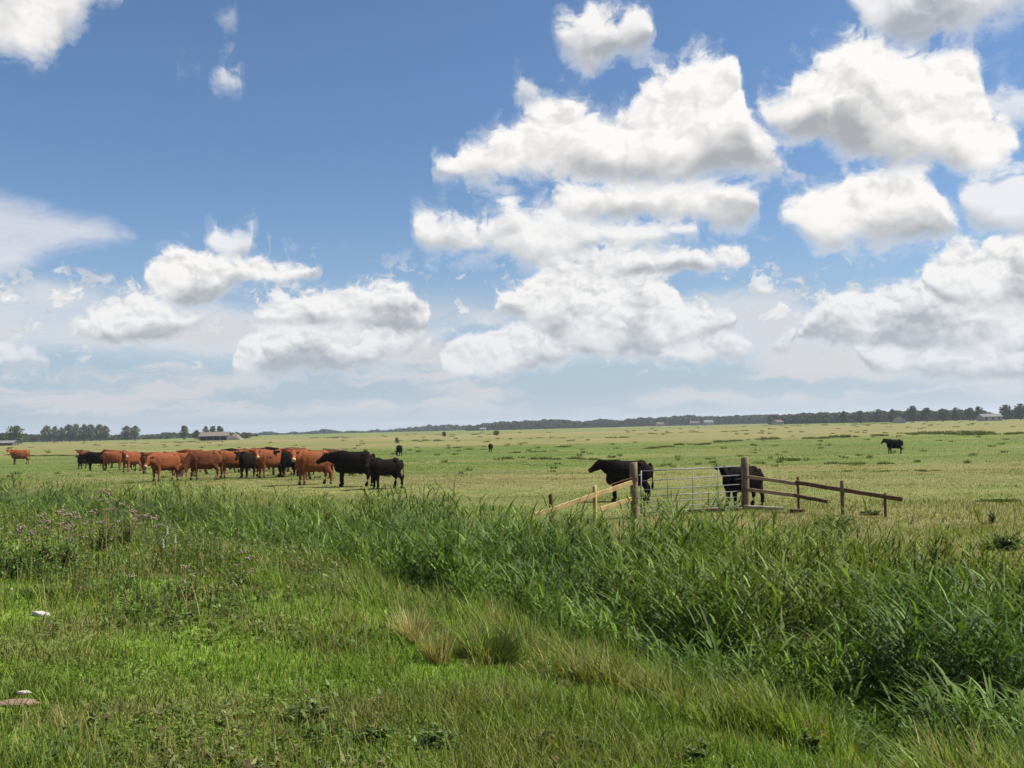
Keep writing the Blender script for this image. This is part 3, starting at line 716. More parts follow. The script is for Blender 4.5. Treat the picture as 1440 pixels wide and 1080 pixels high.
def hide(name, c1, c2, muzzle, rough, spec):
    m, n, out = new_mat(name)
    tc_ = n.new('ShaderNodeTexCoord'); oi = n.new('ShaderNodeObjectInfo')
    nz = n.noise(tc_.outputs['Object'], 3.0, 4, 0.6); hair = n.noise(n.vadd(tc_.outputs['Object'], (30, 30, 12), 'MULTIPLY'), 1.0, 3, 0.6)
    f = n.m('ADD', n.m('MULTIPLY', nz.outputs[0], 0.7), n.m('MULTIPLY', n.m('SUBTRACT', oi.outputs['Random'], 0.3), 0.9))
    c = n.mix(n.step(f, 0.3, 0.95), c1, c2)
    mk = attr(n, 'marks'); sc_ = n.new('ShaderNodeSeparateColor'); n.l.new(mk.outputs['Color'], sc_.inputs[0])
    c = n.mix(n.m('MULTIPLY', sc_.outputs[2], 0.45), c, tuple(0.5 * x + 0.5 * y for x, y in zip(muzzle, c2)))
    c = n.mix(sc_.outputs[0], c, muzzle)
    c = n.mix(sc_.outputs[1], c, (0.03, 0.022, 0.018, 1))
    principled(n, out, c, rough, spec, (n.m('ADD', hair.outputs[0], n.m('MULTIPLY', nz.outputs[0], 2.0)), 0.7, 0.03))
    return m
BROWN = hide('brown_hide', (0.165, 0.049, 0.017, 1), (0.060, 0.017, 0.008, 1), (0.42, 0.27, 0.18, 1), 0.8, 0.12)
BLACK = hide('black_hide', (0.0075, 0.0055, 0.0045, 1), (0.0035, 0.003, 0.003, 1), (0.012, 0.011, 0.011, 1), 0.7, 0.03)

VAR = {
 'level': cow_mesh('cow_level', 0, 8, 0, -32, (.06, -.05, -.08, .10)),
 'turned': cow_mesh('cow_turned', 28, 20, 80, -38, (.05, -.06, .08, -.10)),
 'turned_back': cow_mesh('cow_turned_back', -28, 20, -75, -38, (-.06, .05, .06, -.06)),
 'graze': cow_mesh('cow_graze', 6, -48, 4, -68, (.12, -.08, -.06, .10), 0.80),
 'low': cow_mesh('cow_low', 14, -4, 26, -52, (.04, -.04, .05, -.05)),
 'high': cow_mesh('cow_high', 0, 23, 6, -34, (-.04, .05, -.10, .08), 0.42),
 'ahead': cow_mesh('cow_ahead', 6, 24, 10, -40, (.05, -.03, -.06, .05)),
 'calf': cow_mesh('cow_calf', 26, 18, 62, -38, (.03, -.06, .14, -.10), 0.44, True),
}
FACE = -1
# (name of kind, colour, px of body centre, y of feet, height in px, heading in degrees (0 = to the right, 180 = left, 270 = towards the camera), pose, label)
HERD = [
 ('b', 28, 653, 21.5, 205, 'turned', 'brown cow standing alone far left of the herd'),
 ('b', 119, 655.5, 23, 262, 'ahead', 'brown cow behind the black calf at the left end of the herd'),
 ('k', 117, 659.5, 19, 250, 'calf', 'small black calf at the left end of the herd'),
 ('k', 136, 662, 27.5, 188, 'low', 'black cow near the left end, head lowered beside the calf'),
 ('b', 159, 661.5, 28, 12, 'low', 'brown cow standing right behind the black cow at the left end'),
 ('k', 176, 657, 22, 180, 'level', 'black cow mostly hidden behind the pale faced brown cow'),
 ('b', 184, 663.5, 30, 248, 'turned', 'pale faced brown cow looking at the camera, left part of the herd'),
 ('k', 197, 660.5, 24, 350, 'level', 'black cow between two brown cows in the left part of the herd'),
 ('b', 206, 659.5, 24.5, 190, 'low', 'dark brown cow just left of the brown cow standing forward of the herd'),
 ('b', 231, 676.5, 42, 236, 'low', 'brown cow standing forward of the herd with its head lowered towards the camera'),
 ('b', 256, 669, 34, 195, 'ahead', 'brown cow whose body fills the gap behind the forward standing brown cow'),
 ('b', 254, 671, 21, 255, 'calf', 'small brown calf between two large brown cows'),
 ('b', 287, 675, 43, 214, 'graze', 'brown cow with its head down in the middle of the herd'),
 ('k', 334, 660, 30.5, 185, 'level', 'black cow seen only as a dark back behind the middle of the herd'),
 ('b', 348, 664, 34.5, 5, 'level', 'brown cow standing behind the black cow that faces the camera'),
 ('b', 326, 672, 39.5, 208, 'turned', 'brown cow turning its face to the camera in mid herd'),
 ('k', 368, 661, 33, 355, 'level', 'black cow hidden behind the rust coloured cow with the pale nose'),
 ('k', 350, 671.5, 36.5, 250, 'ahead', 'black cow facing the camera between two brown cows in mid herd'),
 ('b', 380, 672, 41, 222, 'turned', 'rust coloured cow with a pale nose right of the camera facing black cow'),
 ('b', 416, 663.5, 35, 178, 'level', 'brown cow hidden behind the black cow with the raised head'),
 ('k', 406, 670.5, 38, 232, 'high', 'black cow with raised head left of the large rust coloured cow'),
 ('b', 452, 674, 43, 12, 'level', 'brown cow standing close behind the large rust coloured cow'),
 ('b', 440, 681.5, 50, 210, 'turned', 'large rust coloured cow with a pale muzzle at the right end of the herd'),
 ('k', 497, 684.5, 52, 184, 'level', 'large black cow facing left at the right end of the herd'),
 ('k', 542, 687.5, 45, 206, 'calf', 'black calf with turned head in front of the large black cow'),
 ('b', 214, 666, 31, 340, 'low', 'dark brown cow tucked in behind the head of the forward standing brown cow'),
 ('b', 272, 664, 33, 172, 'level', 'brown cow whose back shows behind the grazing brown cow'),
 ('b', 306, 667, 34, 15, 'low', 'brown cow filling the gap right of the grazing brown cow'),
 ('b', 396, 668, 36, 186, 'ahead', 'brown cow seen between the rust coloured cow and the black cow with raised head'),
 ('k', 424, 668, 34, 170, 'level', 'black cow whose legs show beneath the large rust coloured cow'),
 ('b', 166, 658, 26, 200, 'ahead', 'brown cow standing behind the gap left of the pale faced brown cow'),
 ('k', 561.5, 641.5, 16, 110, 'graze', 'distant black cow grazing just right of the herd'),
 ('k', 690, 636, 12.5, 88, 'low', 'distant black cow seen from behind in the middle of the field'),
 ('k', 883, 705, 60, 181, 'high', 'black cow with raised head behind the left gatepost'),
 ('k', 1044, 713, 59, 204, 'turned', 'black cow standing behind the right end of the gate'),
 ('k', 1258, 638, 21, 184, 'ahead', 'distant black cow standing alone at the right'),
]
for col_, px, py, hp, head, var, label in HERD:
    p = on_ground(px, py)
    hor = 618 - 0.0236 * px
    depth = p.y
    size = hp / FPX * depth / 1.47        # scale so that the back reaches the height seen in the photograph
    o = bpy.data.objects.new('cow' if 'calf' not in label.split(' ')[:3] else 'calf', VAR[var].copy() if False else VAR[var])
    COL.objects.link(o)
    o.location = p; o.rotation_euler = (0, 0, R(head)); o.scale = (size, size * (1 if FACE < 0 else 1), size)
    if not VAR[var].materials: VAR[var].materials.append(BROWN)
    o.material_slots[0].link = 'OBJECT'; o.material_slots[0].material = BROWN if col_ == 'b' else BLACK
    tag(o, label, 'calf' if o.name.startswith('calf') else 'cow', 'cattle grazing on the marsh')
    print('cow', label[:30], [round(v_, 1) for v_ in p], 'scale', round(size, 2))

# ------------------------------------------------------------------ woodwork and gate
def wood(name, c1, c2, rough=0.85):
    m, n, out = new_mat(name)
    tc_ = n.new('ShaderNodeTexCoord')
    g1 = n.noise(n.vadd(tc_.outputs['Object'], (14, 14, 2.5), 'MULTIPLY'), 1.0, 5, 0.65); g2 = n.noise(tc_.outputs['Object'], 2.5, 3, 0.5)
    f = n.m('ADD', n.m('MULTIPLY', g1.outputs[0], 0.75), n.m('MULTIPLY', g2.outputs[0], 0.35))
    principled(n, out, n.mix(n.step(f, 0.3, 0.75), c1, c2), rough, 0.2, (g1.outputs[0], 0.5, 0.02))
    return m
W_POST = wood('weathered_post', (0.075, 0.052, 0.032, 1), (0.19, 0.14, 0.085, 1))
W_NEW = wood('pale_new_timber', (0.30, 0.20, 0.08, 1), (0.44, 0.32, 0.15, 1))
W_PINK = wood('pale_pinkish_board', (0.20, 0.12, 0.075, 1), (0.32, 0.22, 0.145, 1))
W_DARK = wood('dark_brown_rail', (0.06, 0.030, 0.018, 1), (0.12, 0.068, 0.040, 1))
W_GREY = wood('grey_plank', (0.16, 0.14, 0.11, 1), (0.27, 0.24, 0.19, 1))
m, n, out = new_mat('galvanised_steel'); tc_ = n.new('ShaderNodeTexCoord')
gz_n = n.noise(tc_.outputs['Object'], 12, 4, 0.6)
principled(n, out, n.mix(gz_n.outputs[0], (0.10, 0.105, 0.11, 1), (0.19, 0.195, 0.20, 1)), 0.6, 0.4, None, 0.5); STEEL = m
def beam(a, b, w, h_, name, mat, parent, wob=0.004):
    """a sawn timber from a to b in the parent's space, slightly uneven, edges worn round"""
    a, b = Vector(a), Vector(b); bm = bmesh.new(); d = (b - a); L = d.length; d.normalize()
    up = Vector((0, 0, 1)) if abs(d.z) < 0.9 else Vector((1, 0, 0)); sd2 = d.cross(up).normalized(); up = sd2.cross(d).normalized()
    nseg = 8; rings = []; bv = min(w, h_) * 0.16
    prof = [(-w / 2 + bv, -h_ / 2), (w / 2 - bv, -h_ / 2), (w / 2, -h_ / 2 + bv), (w / 2, h_ / 2 - bv), (w / 2 - bv, h_ / 2), (-w / 2 + bv, h_ / 2), (-w / 2, h_ / 2 - bv), (-w / 2, -h_ / 2 + bv)]
    for i in range(nseg + 1):
        c = a + d * (L * i / nseg) + up * random.gauss(0, wob) + sd2 * random.gauss(0, wob)
        k = 1 + random.gauss(0, 0.02)
        rings.append([bm.verts.new(c + sd2 * x * k + up * y * k) for x, y in prof])
    for r0, r1 in zip(rings[:-1], rings[1:]):
        for q in range(8): bm.faces.new((r0[q], r0[(q + 1) % 8], r1[(q + 1) % 8], r1[q]))
    bm.faces.new(rings[0][::-1]); bm.faces.new(rings[-1])
    return link(name, bm_mesh(bm, name), mat, parent)
def round_post(h_, r_, name, mat, parent=None, lean=(0, 0)):
    bm = bmesh.new(); rings = []; seg = 14
    for i in range(10):
        z = -0.4 + (h_ + 0.4) * i / 9
        rings.append([bm.verts.new((lean[0] * z + math.cos(6.283 * k / seg) * r_ * (1 + random.gauss(0, .03)), lean[1] * z + math.sin(6.283 * k / seg) * r_ * (1 + random.gauss(0, .03)), z + (0.02 * math.cos(6.28 * k / seg) if i == 9 else 0))) for k in range(seg)])
    top = [bm.verts.new(v_.co * 1.0 + Vector((0, 0, .012))) for v_ in rings[-1]]
    for v_ in top: v_.co.x = lean[0] * h_ + (v_.co.x - lean[0] * h_) * .85; v_.co.y = lean[1] * h_ + (v_.co.y - lean[1] * h_) * .85
    rings.append(top)
    for r0, r1 in zip(rings[:-1], rings[1:]):
        for k in range(seg): bm.faces.new((r0[k], r0[(k + 1) % seg], r1[(k + 1) % seg], r1[k]))
    bm.faces.new(rings[-1]); me = bm_mesh(bm, name)
    for p_ in me.polygons: p_.use_smooth = True
    return link(name, me, mat, parent)
def tube(pts, r_, name, mat, parent, seg=8):
    bm = bmesh.new(); loft(bm, [(p, r_, r_) for p in pts], seg)
    me = bm_mesh(bm, name)
    for p_ in me.polygons: p_.use_smooth = True
    return link(name, me, mat, parent)

DL, DR = 27.3, 29.6
def ground_under(v): return gz(v.x, v.y)
GL = along(892.5, 712, DL); GR = along(1049.5, 716, DR)
for g_, px, top, rad, lab, dd in ((GL, 892.5, 651, 0.105, 'shorter brown post at the hinge side of the gate, left', DL), (GR, 1049.5, 643, 0.11, 'taller brown post at the latch side of the gate, right', DR)):
    zt = along(px, top, dd).z; zb = ground_under(g_)
    o = round_post(zt - zb, rad, 'gate_post', W_POST, None, (0.0, 0)); o.location = (g_.x, g_.y, zb)
    tag(o, lab, 'gate post', 'gate posts')
gate = empty('field_gate', (GL.x, GL.y, ground_under(GL)))
tag(gate, 'galvanised seven bar steel field gate between two wooden posts', 'gate')
def gp(px, py, dd): return along(px, py, dd) - gate.location
L0 = 901.5; R0x = 1043.5
dl, dr = DL + 0.05, DR - 0.05
ytops = [(662.5, 655.5), (676.5, 667.8), (689, 681), (698.5, 690.5), (707, 698.5), (715, 705.5), (721.5, 711.2)]
for i, (yl, yr) in enumerate(ytops):
    tube([gp(L0, yl, dl), gp(R0x, yr, dr)], 0.015 if i in (0, 6) else 0.0115, 'rail', STEEL, gate)
for k, f in enumerate((0, .26, .51, .76, 1.0)):
    px = L0 + (R0x - L0) * f; dd = dl + (dr - dl) * f
    yt = ytops[0][0] + (ytops[0][1] - ytops[0][0]) * f; yb = ytops[6][0] + (ytops[6][1] - ytops[6][0]) * f
    off = Vector((0, -0.036, 0)) if 0 < k < 4 else Vector((0, 0, 0))
    tube([gp(px, yt - .6, dd) + off, gp(px, yb + .6, dd) + off], 0.018 if k in (0, 4) else 0.0115, 'upright', STEEL, gate)
lt = gp(1040, 674.5, dr)
lo = tube([lt + Vector((-.12, -.05, 0)), lt + Vector((-.06, -.06, .03)), lt + Vector((0, -.06, .03)), lt + Vector((.14, -.03, 0))], 0.016, 'latch', STEEL, gate)
for py in (668, 700):
    h0 = gp(897, py, DL); tube([h0 + Vector((-.03, -.11, 0)), h0 + Vector((.1, -.06, 0))], 0.014, 'hinge', STEEL, gate)

# left wing of the fence, running down the ditch side
lf = empty('wooden_fence', (GL.x, GL.y, ground_under(GL)))
tag(lf, 'fence wing of pale new timber sloping down to the reeds left of the gate', 'fence', 'fence wings beside the gate')
def q(px, py, dd): return along(px, py, dd) - lf.location
beam(q(889, 678.5, 27.1), q(833, 697.5, 26.5), .05, .125, 'rail', W_NEW, lf)
beam(q(837, 696, 26.45), q(787, 713, 26.0), .05, .125, 'rail', W_NEW, lf)
beam(q(888, 701.5, 27.1), q(845, 716, 26.6), .05, .115, 'rail', W_NEW, lf)
beam(q(788, 713, 25.95), q(752, 724, 25.6), .05, .11, 'rail', W_NEW, lf)
beam(q(889, 671.5, 27.15), q(857, 682, 26.8), .022, .022, 'wire_strand', W_DARK, lf)
for px, yt, yb, dd, r_ in ((837, 684, 728, 26.55, .055), (775.5, 695, 735, 25.95, .055)):
    pb = along(px, yb, dd); zt = along(px, yt, dd).z; zg = ground_under(pb)
    o = round_post(zt - zg, r_, 'post', W_NEW if px > 800 else W_DARK, lf); o.location = Vector((pb.x, pb.y, zg)) - lf.location
# right wing
rf = empty('wooden_fence', (GR.x, GR.y, ground_under(GR)))
tag(rf, 'old post and rail fence wing sloping down right of the gate', 'fence', 'fence wings beside the gate')
def q(px, py, dd): return along(px, py, dd) - rf.location
beam(q(1051, 670.5, 29.5), q(1123, 680.5, 28.4), .045, .10, 'rail', W_PINK, rf)
beam(q(1051, 688.5, 29.5), q(1121, 697, 28.4), .045, .10, 'rail', W_PINK, rf)
beam(q(1119, 678.5, 28.25), q(1269, 702.5, 26.2), .06, .11, 'rail', W_DARK, rf)
beam(q(1117, 696.5, 28.3), q(1164, 705.5, 27.6), .06, .10, 'rail', W_DARK, rf)
for px, yt, yb, dd, r_, mt in ((1123.5, 671, 719, 28.3, .038, W_DARK), (1185, 676, 706, 27.3, .055, W_POST), (1245, 694, 712, 26.55, .04, W_DARK)):
    pb = along(px, yb, dd); zt = along(px, yt, dd).z; zg = ground_under(pb)
    o = round_post(zt - zg, r_, 'post', mt, rf); o.location = Vector((pb.x, pb.y, zg)) - rf.location
pk = empty('plank', (0, 0, 0)); a_ = on_ground(1058, 712); b_ = on_ground(1093, 715)
bpy.data.objects.remove(pk)
o = beam(Vector((-.6, 0, .06)), Vector((.5, 0, .06)), .14, .10, 'plank', W_GREY, None); pm = along(1076, 713, 29.2)
o.location = (pm.x, pm.y, ground_under(pm)); o.rotation_euler = (0, R(3), R(-14)); tag(o, 'grey weathered plank lying at the foot of the taller gate post', 'plank')
o = beam(Vector((-.2, 0, .05)), Vector((.2, 0, .05)), .14, .10, 'timber_block', W_DARK, None); pm = along(1121, 717, 28.2)
o.location = (pm.x, pm.y, ground_under(pm)); o.rotation_euler = (0, 0, R(-10)); tag(o, 'short dark timber block at the foot of the thin fence post', 'timber')
o = beam(Vector((-.75, 0, .06)), Vector((.75, 0, .06)), .12, .09, 'timber', W_DARK, None); pm = along(1003, 712, 28.6)
o.location = (pm.x, pm.y, ground_under(pm)); o.rotation_euler = (0, 0, R(8)); tag(o, 'dark timber lying on the ground under the gate', 'timber')

# ------------------------------------------------------------------ trees and woods far off
bark_m, n, out = new_mat('bark'); tc_ = n.new('ShaderNodeTexCoord'); bz = n.noise(tc_.outputs['Object'], 4, 4, 0.6)
principled(n, out, n.mix(bz.outputs[0], (0.07, 0.055, 0.04, 1), (0.16, 0.13, 0.10, 1)), 0.9, 0.1)
def quads_cloud(P, size, col, up=0.0):
    n_ = len(P); nrm = rng.normal(0, 1, (n_, 3)); nrm[:, 2] += up; nrm /= np.linalg.norm(nrm, axis=1)[:, None]
    t1 = np.cross(nrm, rng.normal(0, 1, (n_, 3))); t1 /= np.linalg.norm(t1, axis=1)[:, None]; t2 = np.cross(nrm, t1)
    s = (size * (0.6 + 0.8 * rng.random(n_)))[:, None]
    V = np.stack([P - t1 * s, P + t2 * s * .7, P + t1 * s, P - t2 * s * .7], 1).reshape(-1, 3)
    b = np.arange(n_)[:, None] * 4; Q = np.concatenate([b, b + 1, b + 2, b + 3], 1)
    return V, Q, None, np.repeat(col, 4, 0)
def crown_mesh(name, H, Wd, base, nl, size, col, lobes=9):
    """lobed crown of leaf clumps in a tree H tall and Wd wide"""
    Ps = []; Cs = []
    for k in range(lobes):
        f = (k + .5) / lobes; z = base + (H - base) * (0.12 + 0.80 * f)
        rr = Wd / 2 * math.sin(math.pi * min(0.94, 0.22 + 0.72 * f)) ** 0.7
        a_ = k * 2.4 + random.random(); off = rr * 0.55 * random.random() ** .5
        c = np.array((math.cos(a_) * off, math.sin(a_) * off, z)); lr = max(rr * (0.45 + .25 * random.random()), Wd * .16)
        m_ = nl // lobes; v = rng.normal(0, 1, (m_, 3)); v /= np.linalg.norm(v, axis=1)[:, None]
        v *= (rng.random(m_) ** .4)[:, None] * lr; v[:, 2] *= min(1.6, (H - base) / lobes / lr * 1.9 + .3)
        Ps.append(c + v); Cs.append(jit(np.tile(col, (m_, 1)) * (0.85 + 0.3 * random.random()), 0.2))
    P = np.concatenate(Ps); P[:, 2] = np.minimum(P[:, 2], H)
    V, Q, T, Cc = quads_cloud(P, size, np.concatenate(Cs), 0.4); return mesh_np(name, V, Q, T, Cc, smooth=False)
def trunk_mesh(H, r_, name='trunk'):
    bm = bmesh.new()
    loft(bm, [((0, 0, -0.5), r_ * 1.3, r_ * 1.3), ((0.02 * H, 0, H * .2), r_, r_), ((0, .02 * H, H * .5), r_ * .7, r_ * .7), ((0, 0, H * .85), r_ * .2, r_ * .2)], 8)
    for k in range(5):
        a_ = k * 2.4; z = H * (.25 + .1 * k)
        loft(bm, [((0, 0, z), r_ * .4, r_ * .4), ((math.cos(a_) * H * .1, math.sin(a_) * H * .1, z + H * .12), r_ * .25, r_ * .25), ((math.cos(a_) * H * .17, math.sin(a_) * H * .17, z + H * .24), r_ * .08, r_ * .08)], 6)
    return bm_mesh(bm, name)
TG = np.array((0.036, 0.054, 0.019)); PG = np.array((0.10, 0.115, 0.08)); BG = np.array((0.045, 0.064, 0.020))
# unit trees, one metre tall, scaled per copy
protos = {'round': (crown_mesh('crown', 1, .95, .12, 900, .045, TG), trunk_mesh(1, .03)),
          'round2': (crown_mesh('crown', 1, .80, .10, 900, .045, BG), trunk_mesh(1, .03)),
          'poplar': (crown_mesh('crown', 1, .46, .10, 760, .040, PG, 12), trunk_mesh(1, .022)),
          'wide': (crown_mesh('crown', 1, 1.5, .05, 900, .055, BG), trunk_mesh(1, .03))}
def tree(name, px, w_px, ytop, dist, kind, label, group=None, cat='tree'):
    p = at_dist(px, dist); zt = CAM_H + (ray(px, ytop).z / ray(px, ytop).y) * p.y
    H = (zt - p.z) * 1.06; Wd = 1.12 * w_px / FPX * p.y
    cm_, tm_ = protos[kind]; nat = {'round': .95, 'round2': .80, 'poplar': .46, 'wide': 1.5}[kind]
    o = empty(name, p, random.random() * 6.28); tag(o, label, cat, group)
    o.scale = (Wd / nat, Wd / nat, H)
    link('trunk', tm_, bark_m, o); link('crown', cm_, M['tree_leaf'], o)
    return o
tree('tree', 20, 33, 601, 620, 'wide', 'broad round tree at the far left edge of the horizon', 'trees on the left horizon')
tree('tree', 4, 22, 610, 640, 'wide', 'low tree beside the shed at the far left edge', 'trees on the left horizon')
ORD = ('first', 'second', 'third', 'fourth', 'fifth', 'sixth', 'seventh', 'eighth', 'last')
for i_, (px, w, yt) in enumerate(((66, 13, 600), (77, 9, 601), (87, 9, 602), (97, 13, 598.5), (108, 13, 597.5), (119, 12, 598), (129, 13, 598), (140, 12, 598), (148, 11, 600))):
    tree('poplar_tree', px, w * 1.3, yt, 760, 'poplar', ORD[i_] + ' poplar from the left in the long row on the left horizon', 'row of poplars on the left horizon')
for px, w, yt, w2 in ((178, 13, 600, 'left'), (190, 13, 600, 'right')):
    tree('poplar_tree', px, w * 1.3, yt, 760, 'poplar', w2 + ' one of the two poplars right of the long row', 'pair of poplars on the left horizon')
tree('tree', 259, 15, 600, 640, 'round2', 'single round tree between the poplar pair and the barn', 'trees on the left horizon')
tree('tree', 276, 12, 606, 560, 'round2', 'small tree touching the left end of the barn', 'trees on the left horizon')
for px, w, lab in ((289, 10, 'left one of three trees behind the barn'), (299, 13, 'middle one of three trees behind the barn'), (309, 13, 'right one of three trees behind the barn')):
    tree('tree', px, w, 600.5, 640, 'poplar' if px < 295 else 'round2', lab, 'trees behind the barn')
tree('bush', 346, 22, 609, 560, 'wide', 'low rounded bush just right of the barn', None, 'bush')
for px, w, yt, lab in ((1187, 13, 579.5, 'small tree at the left end of the right hand tree line'), (1211, 15, 579, 'rounded tree left of the white farmhouse, second in the right hand line'),
        (1235, 17, 577, 'dark tree next left of the white farmhouse'), (1256, 16, 577, 'dark tree right behind the white farmhouse'), (1284, 21, 572.5, 'tallest rounded tree right of the white farmhouse'),
        (1304, 21, 575, 'rounded tree next right of the tallest one'), (1327, 21, 576, 'broad tree between the tallest one and the pair by the low farm building'), (1345, 15, 574.5, 'tree standing just before the gap in the right hand line'),
        (1364, 18, 575, 'left tree of the pair by the low farm building'), (1377, 15, 573, 'right tree of the pair by the low farm building'), (1415, 23, 571, 'big tree right of the low farm building'), (1436, 23, 569.5, 'big tree at the right edge of the picture')):
    tree('tree', px, w, yt, 620, 'round' if w % 2 else 'round2', lab, 'trees on the right horizon')
tree('bush', 624.5, 8, 607.5, 330, 'round2', 'small dark bush left of the middle of the field', None, 'bush')
tree('bush', 697.5, 13, 606, 330, 'wide', 'wide dark bush in the middle of the far field', None, 'bush')
tree('bush', 558, 8, 625 - 9, 200, 'wide', 'tiny brown green bush above the distant grazing cow', None, 'bush')

# far wood that reads as one mass
S = []
def wood_band(x0, x1, top, dist, n_, size, col, dens_base=0.0):
    px = x0 + (x1 - x0) * rng.random(n_); hor = 618 - px * 0.0236
    tp = np.interp(px, [a for a, b in top], [b for a, b in top]) + 3.0 * (1 - 2 * np.abs(fbm(px / 9, px * 0, 2) - 0.5)) - 2.0 + 2.5 * (fbm(px / 22 + 7, px * 0 + 3, 2) - .5)
    dd = dist * (1 + 0.06 * rng.random(n_))
    az_ = np.arctan((px - 720) / FPX); X_ = dd * np.tan(az_); Y_ = dd
    H_ = CAM_H + (hor - tp) / FPX * dd
    z0 = ground_z(X_, Y_); Z_ = z0 + (H_ - z0) * rng.random(n_) ** 0.8
    S.append(quads_cloud(np.stack([X_, Y_, Z_], -1), np.full(n_, size), jit(np.tile(col, (n_, 1)), 0.25), 0.5))
FG = np.array((0.028, 0.042, 0.019))
wood_band(-250, 60, [(-250, 612), (0, 612), (60, 612)], 780, 3500, 1.3, BG)
wood_band(20, 240, [(20, 612), (110, 612.5), (200, 612.5), (240, 612)], 780, 7000, 1.2, BG)
wood_band(190, 360, [(190, 612), (230, 610), (260, 610), (340, 610), (360, 610)], 900, 3500, 1.4, FG)
wood_band(345, 660, [(345, 610), (420, 608.5), (450, 605), (480, 607), (520, 606), (545, 604.5), (570, 602), (600, 598), (630, 598), (655, 600), (660, 602)], 1400, 9000, 1.7, FG)
wood_band(655, 1090, [(655, 600), (700, 595), (730, 593), (790, 590.5), (820, 595), (843, 589), (870, 592), (900, 589), (950, 586), (1000, 586), (1050, 585), (1090, 585)], 1150, 24000, 1.6, FG)
wood_band(1080, 1220, [(1080, 585), (1120, 583), (1170, 582), (1220, 580)], 760, 8000, 1.3, TG)
wood_band(1200, 1360, [(1200, 581), (1250, 580), (1300, 578), (1350, 578), (1360, 579)], 700, 10000, 1.2, TG)
wood_band(1350, 1700, [(1350, 581), (1380, 579), (1400, 585), (1420, 578), (1440, 575), (1700, 572)], 700, 9000, 1.2, TG)
tag(link('far_wood', to_mesh('far_wood', S), M['tree_leaf']), 'dark band of distant woodland along the horizon', 'woodland', kind='stuff')

# ------------------------------------------------------------------ farm buildings far off
def plain(name, c1, c2, rough=0.9, sc=3.0):
    m, n, out = new_mat(name); t_ = n.new('ShaderNodeTexCoord'); z_ = n.noise(t_.outputs['Object'], sc, 4, 0.6)
    principled(n, out, n.mix(z_.outputs[0], c1, c2), rough, 0.15); return m
WALL_W = plain('white_render', (0.24, 0.235, 0.22, 1), (0.34, 0.33, 0.31, 1)); ROOF_R = plain('faded_red_roof', (0.075, 0.055, 0.045, 1), (0.11, 0.085, 0.07, 1))
ROOF_G = plain('grey_sheet_roof', (0.10, 0.10, 0.105, 1), (0.16, 0.16, 0.165, 1)); ROOF_P = plain('pinkish_sheet_roof', (0.10, 0.082, 0.07, 1), (0.15, 0.125, 0.11, 1))
DARKW = plain('dark_boarding', (0.05, 0.045, 0.04, 1), (0.10, 0.09, 0.08, 1)); HAY = plain('old_hay', (0.13, 0.11, 0.085, 1), (0.19, 0.165, 0.13, 1)); GLASS = plain('dark_glass', (0.02, 0.025, 0.03, 1), (0.04, 0.045, 0.05, 1), 0.2)
def box(bm, x0, x1, y0, y1, z0, z1):
    vs = [bm.verts.new((x, y, z)) for z in (z0, z1) for x, y in ((x0, y0), (x1, y0), (x1, y1), (x0, y1))]
    for f in ((0, 3, 2, 1), (4, 5, 6, 7), (0, 1, 5, 4), (1, 2, 6, 5), (2, 3, 7, 6), (3, 0, 4, 7)): bm.faces.new([vs[i] for i in f])
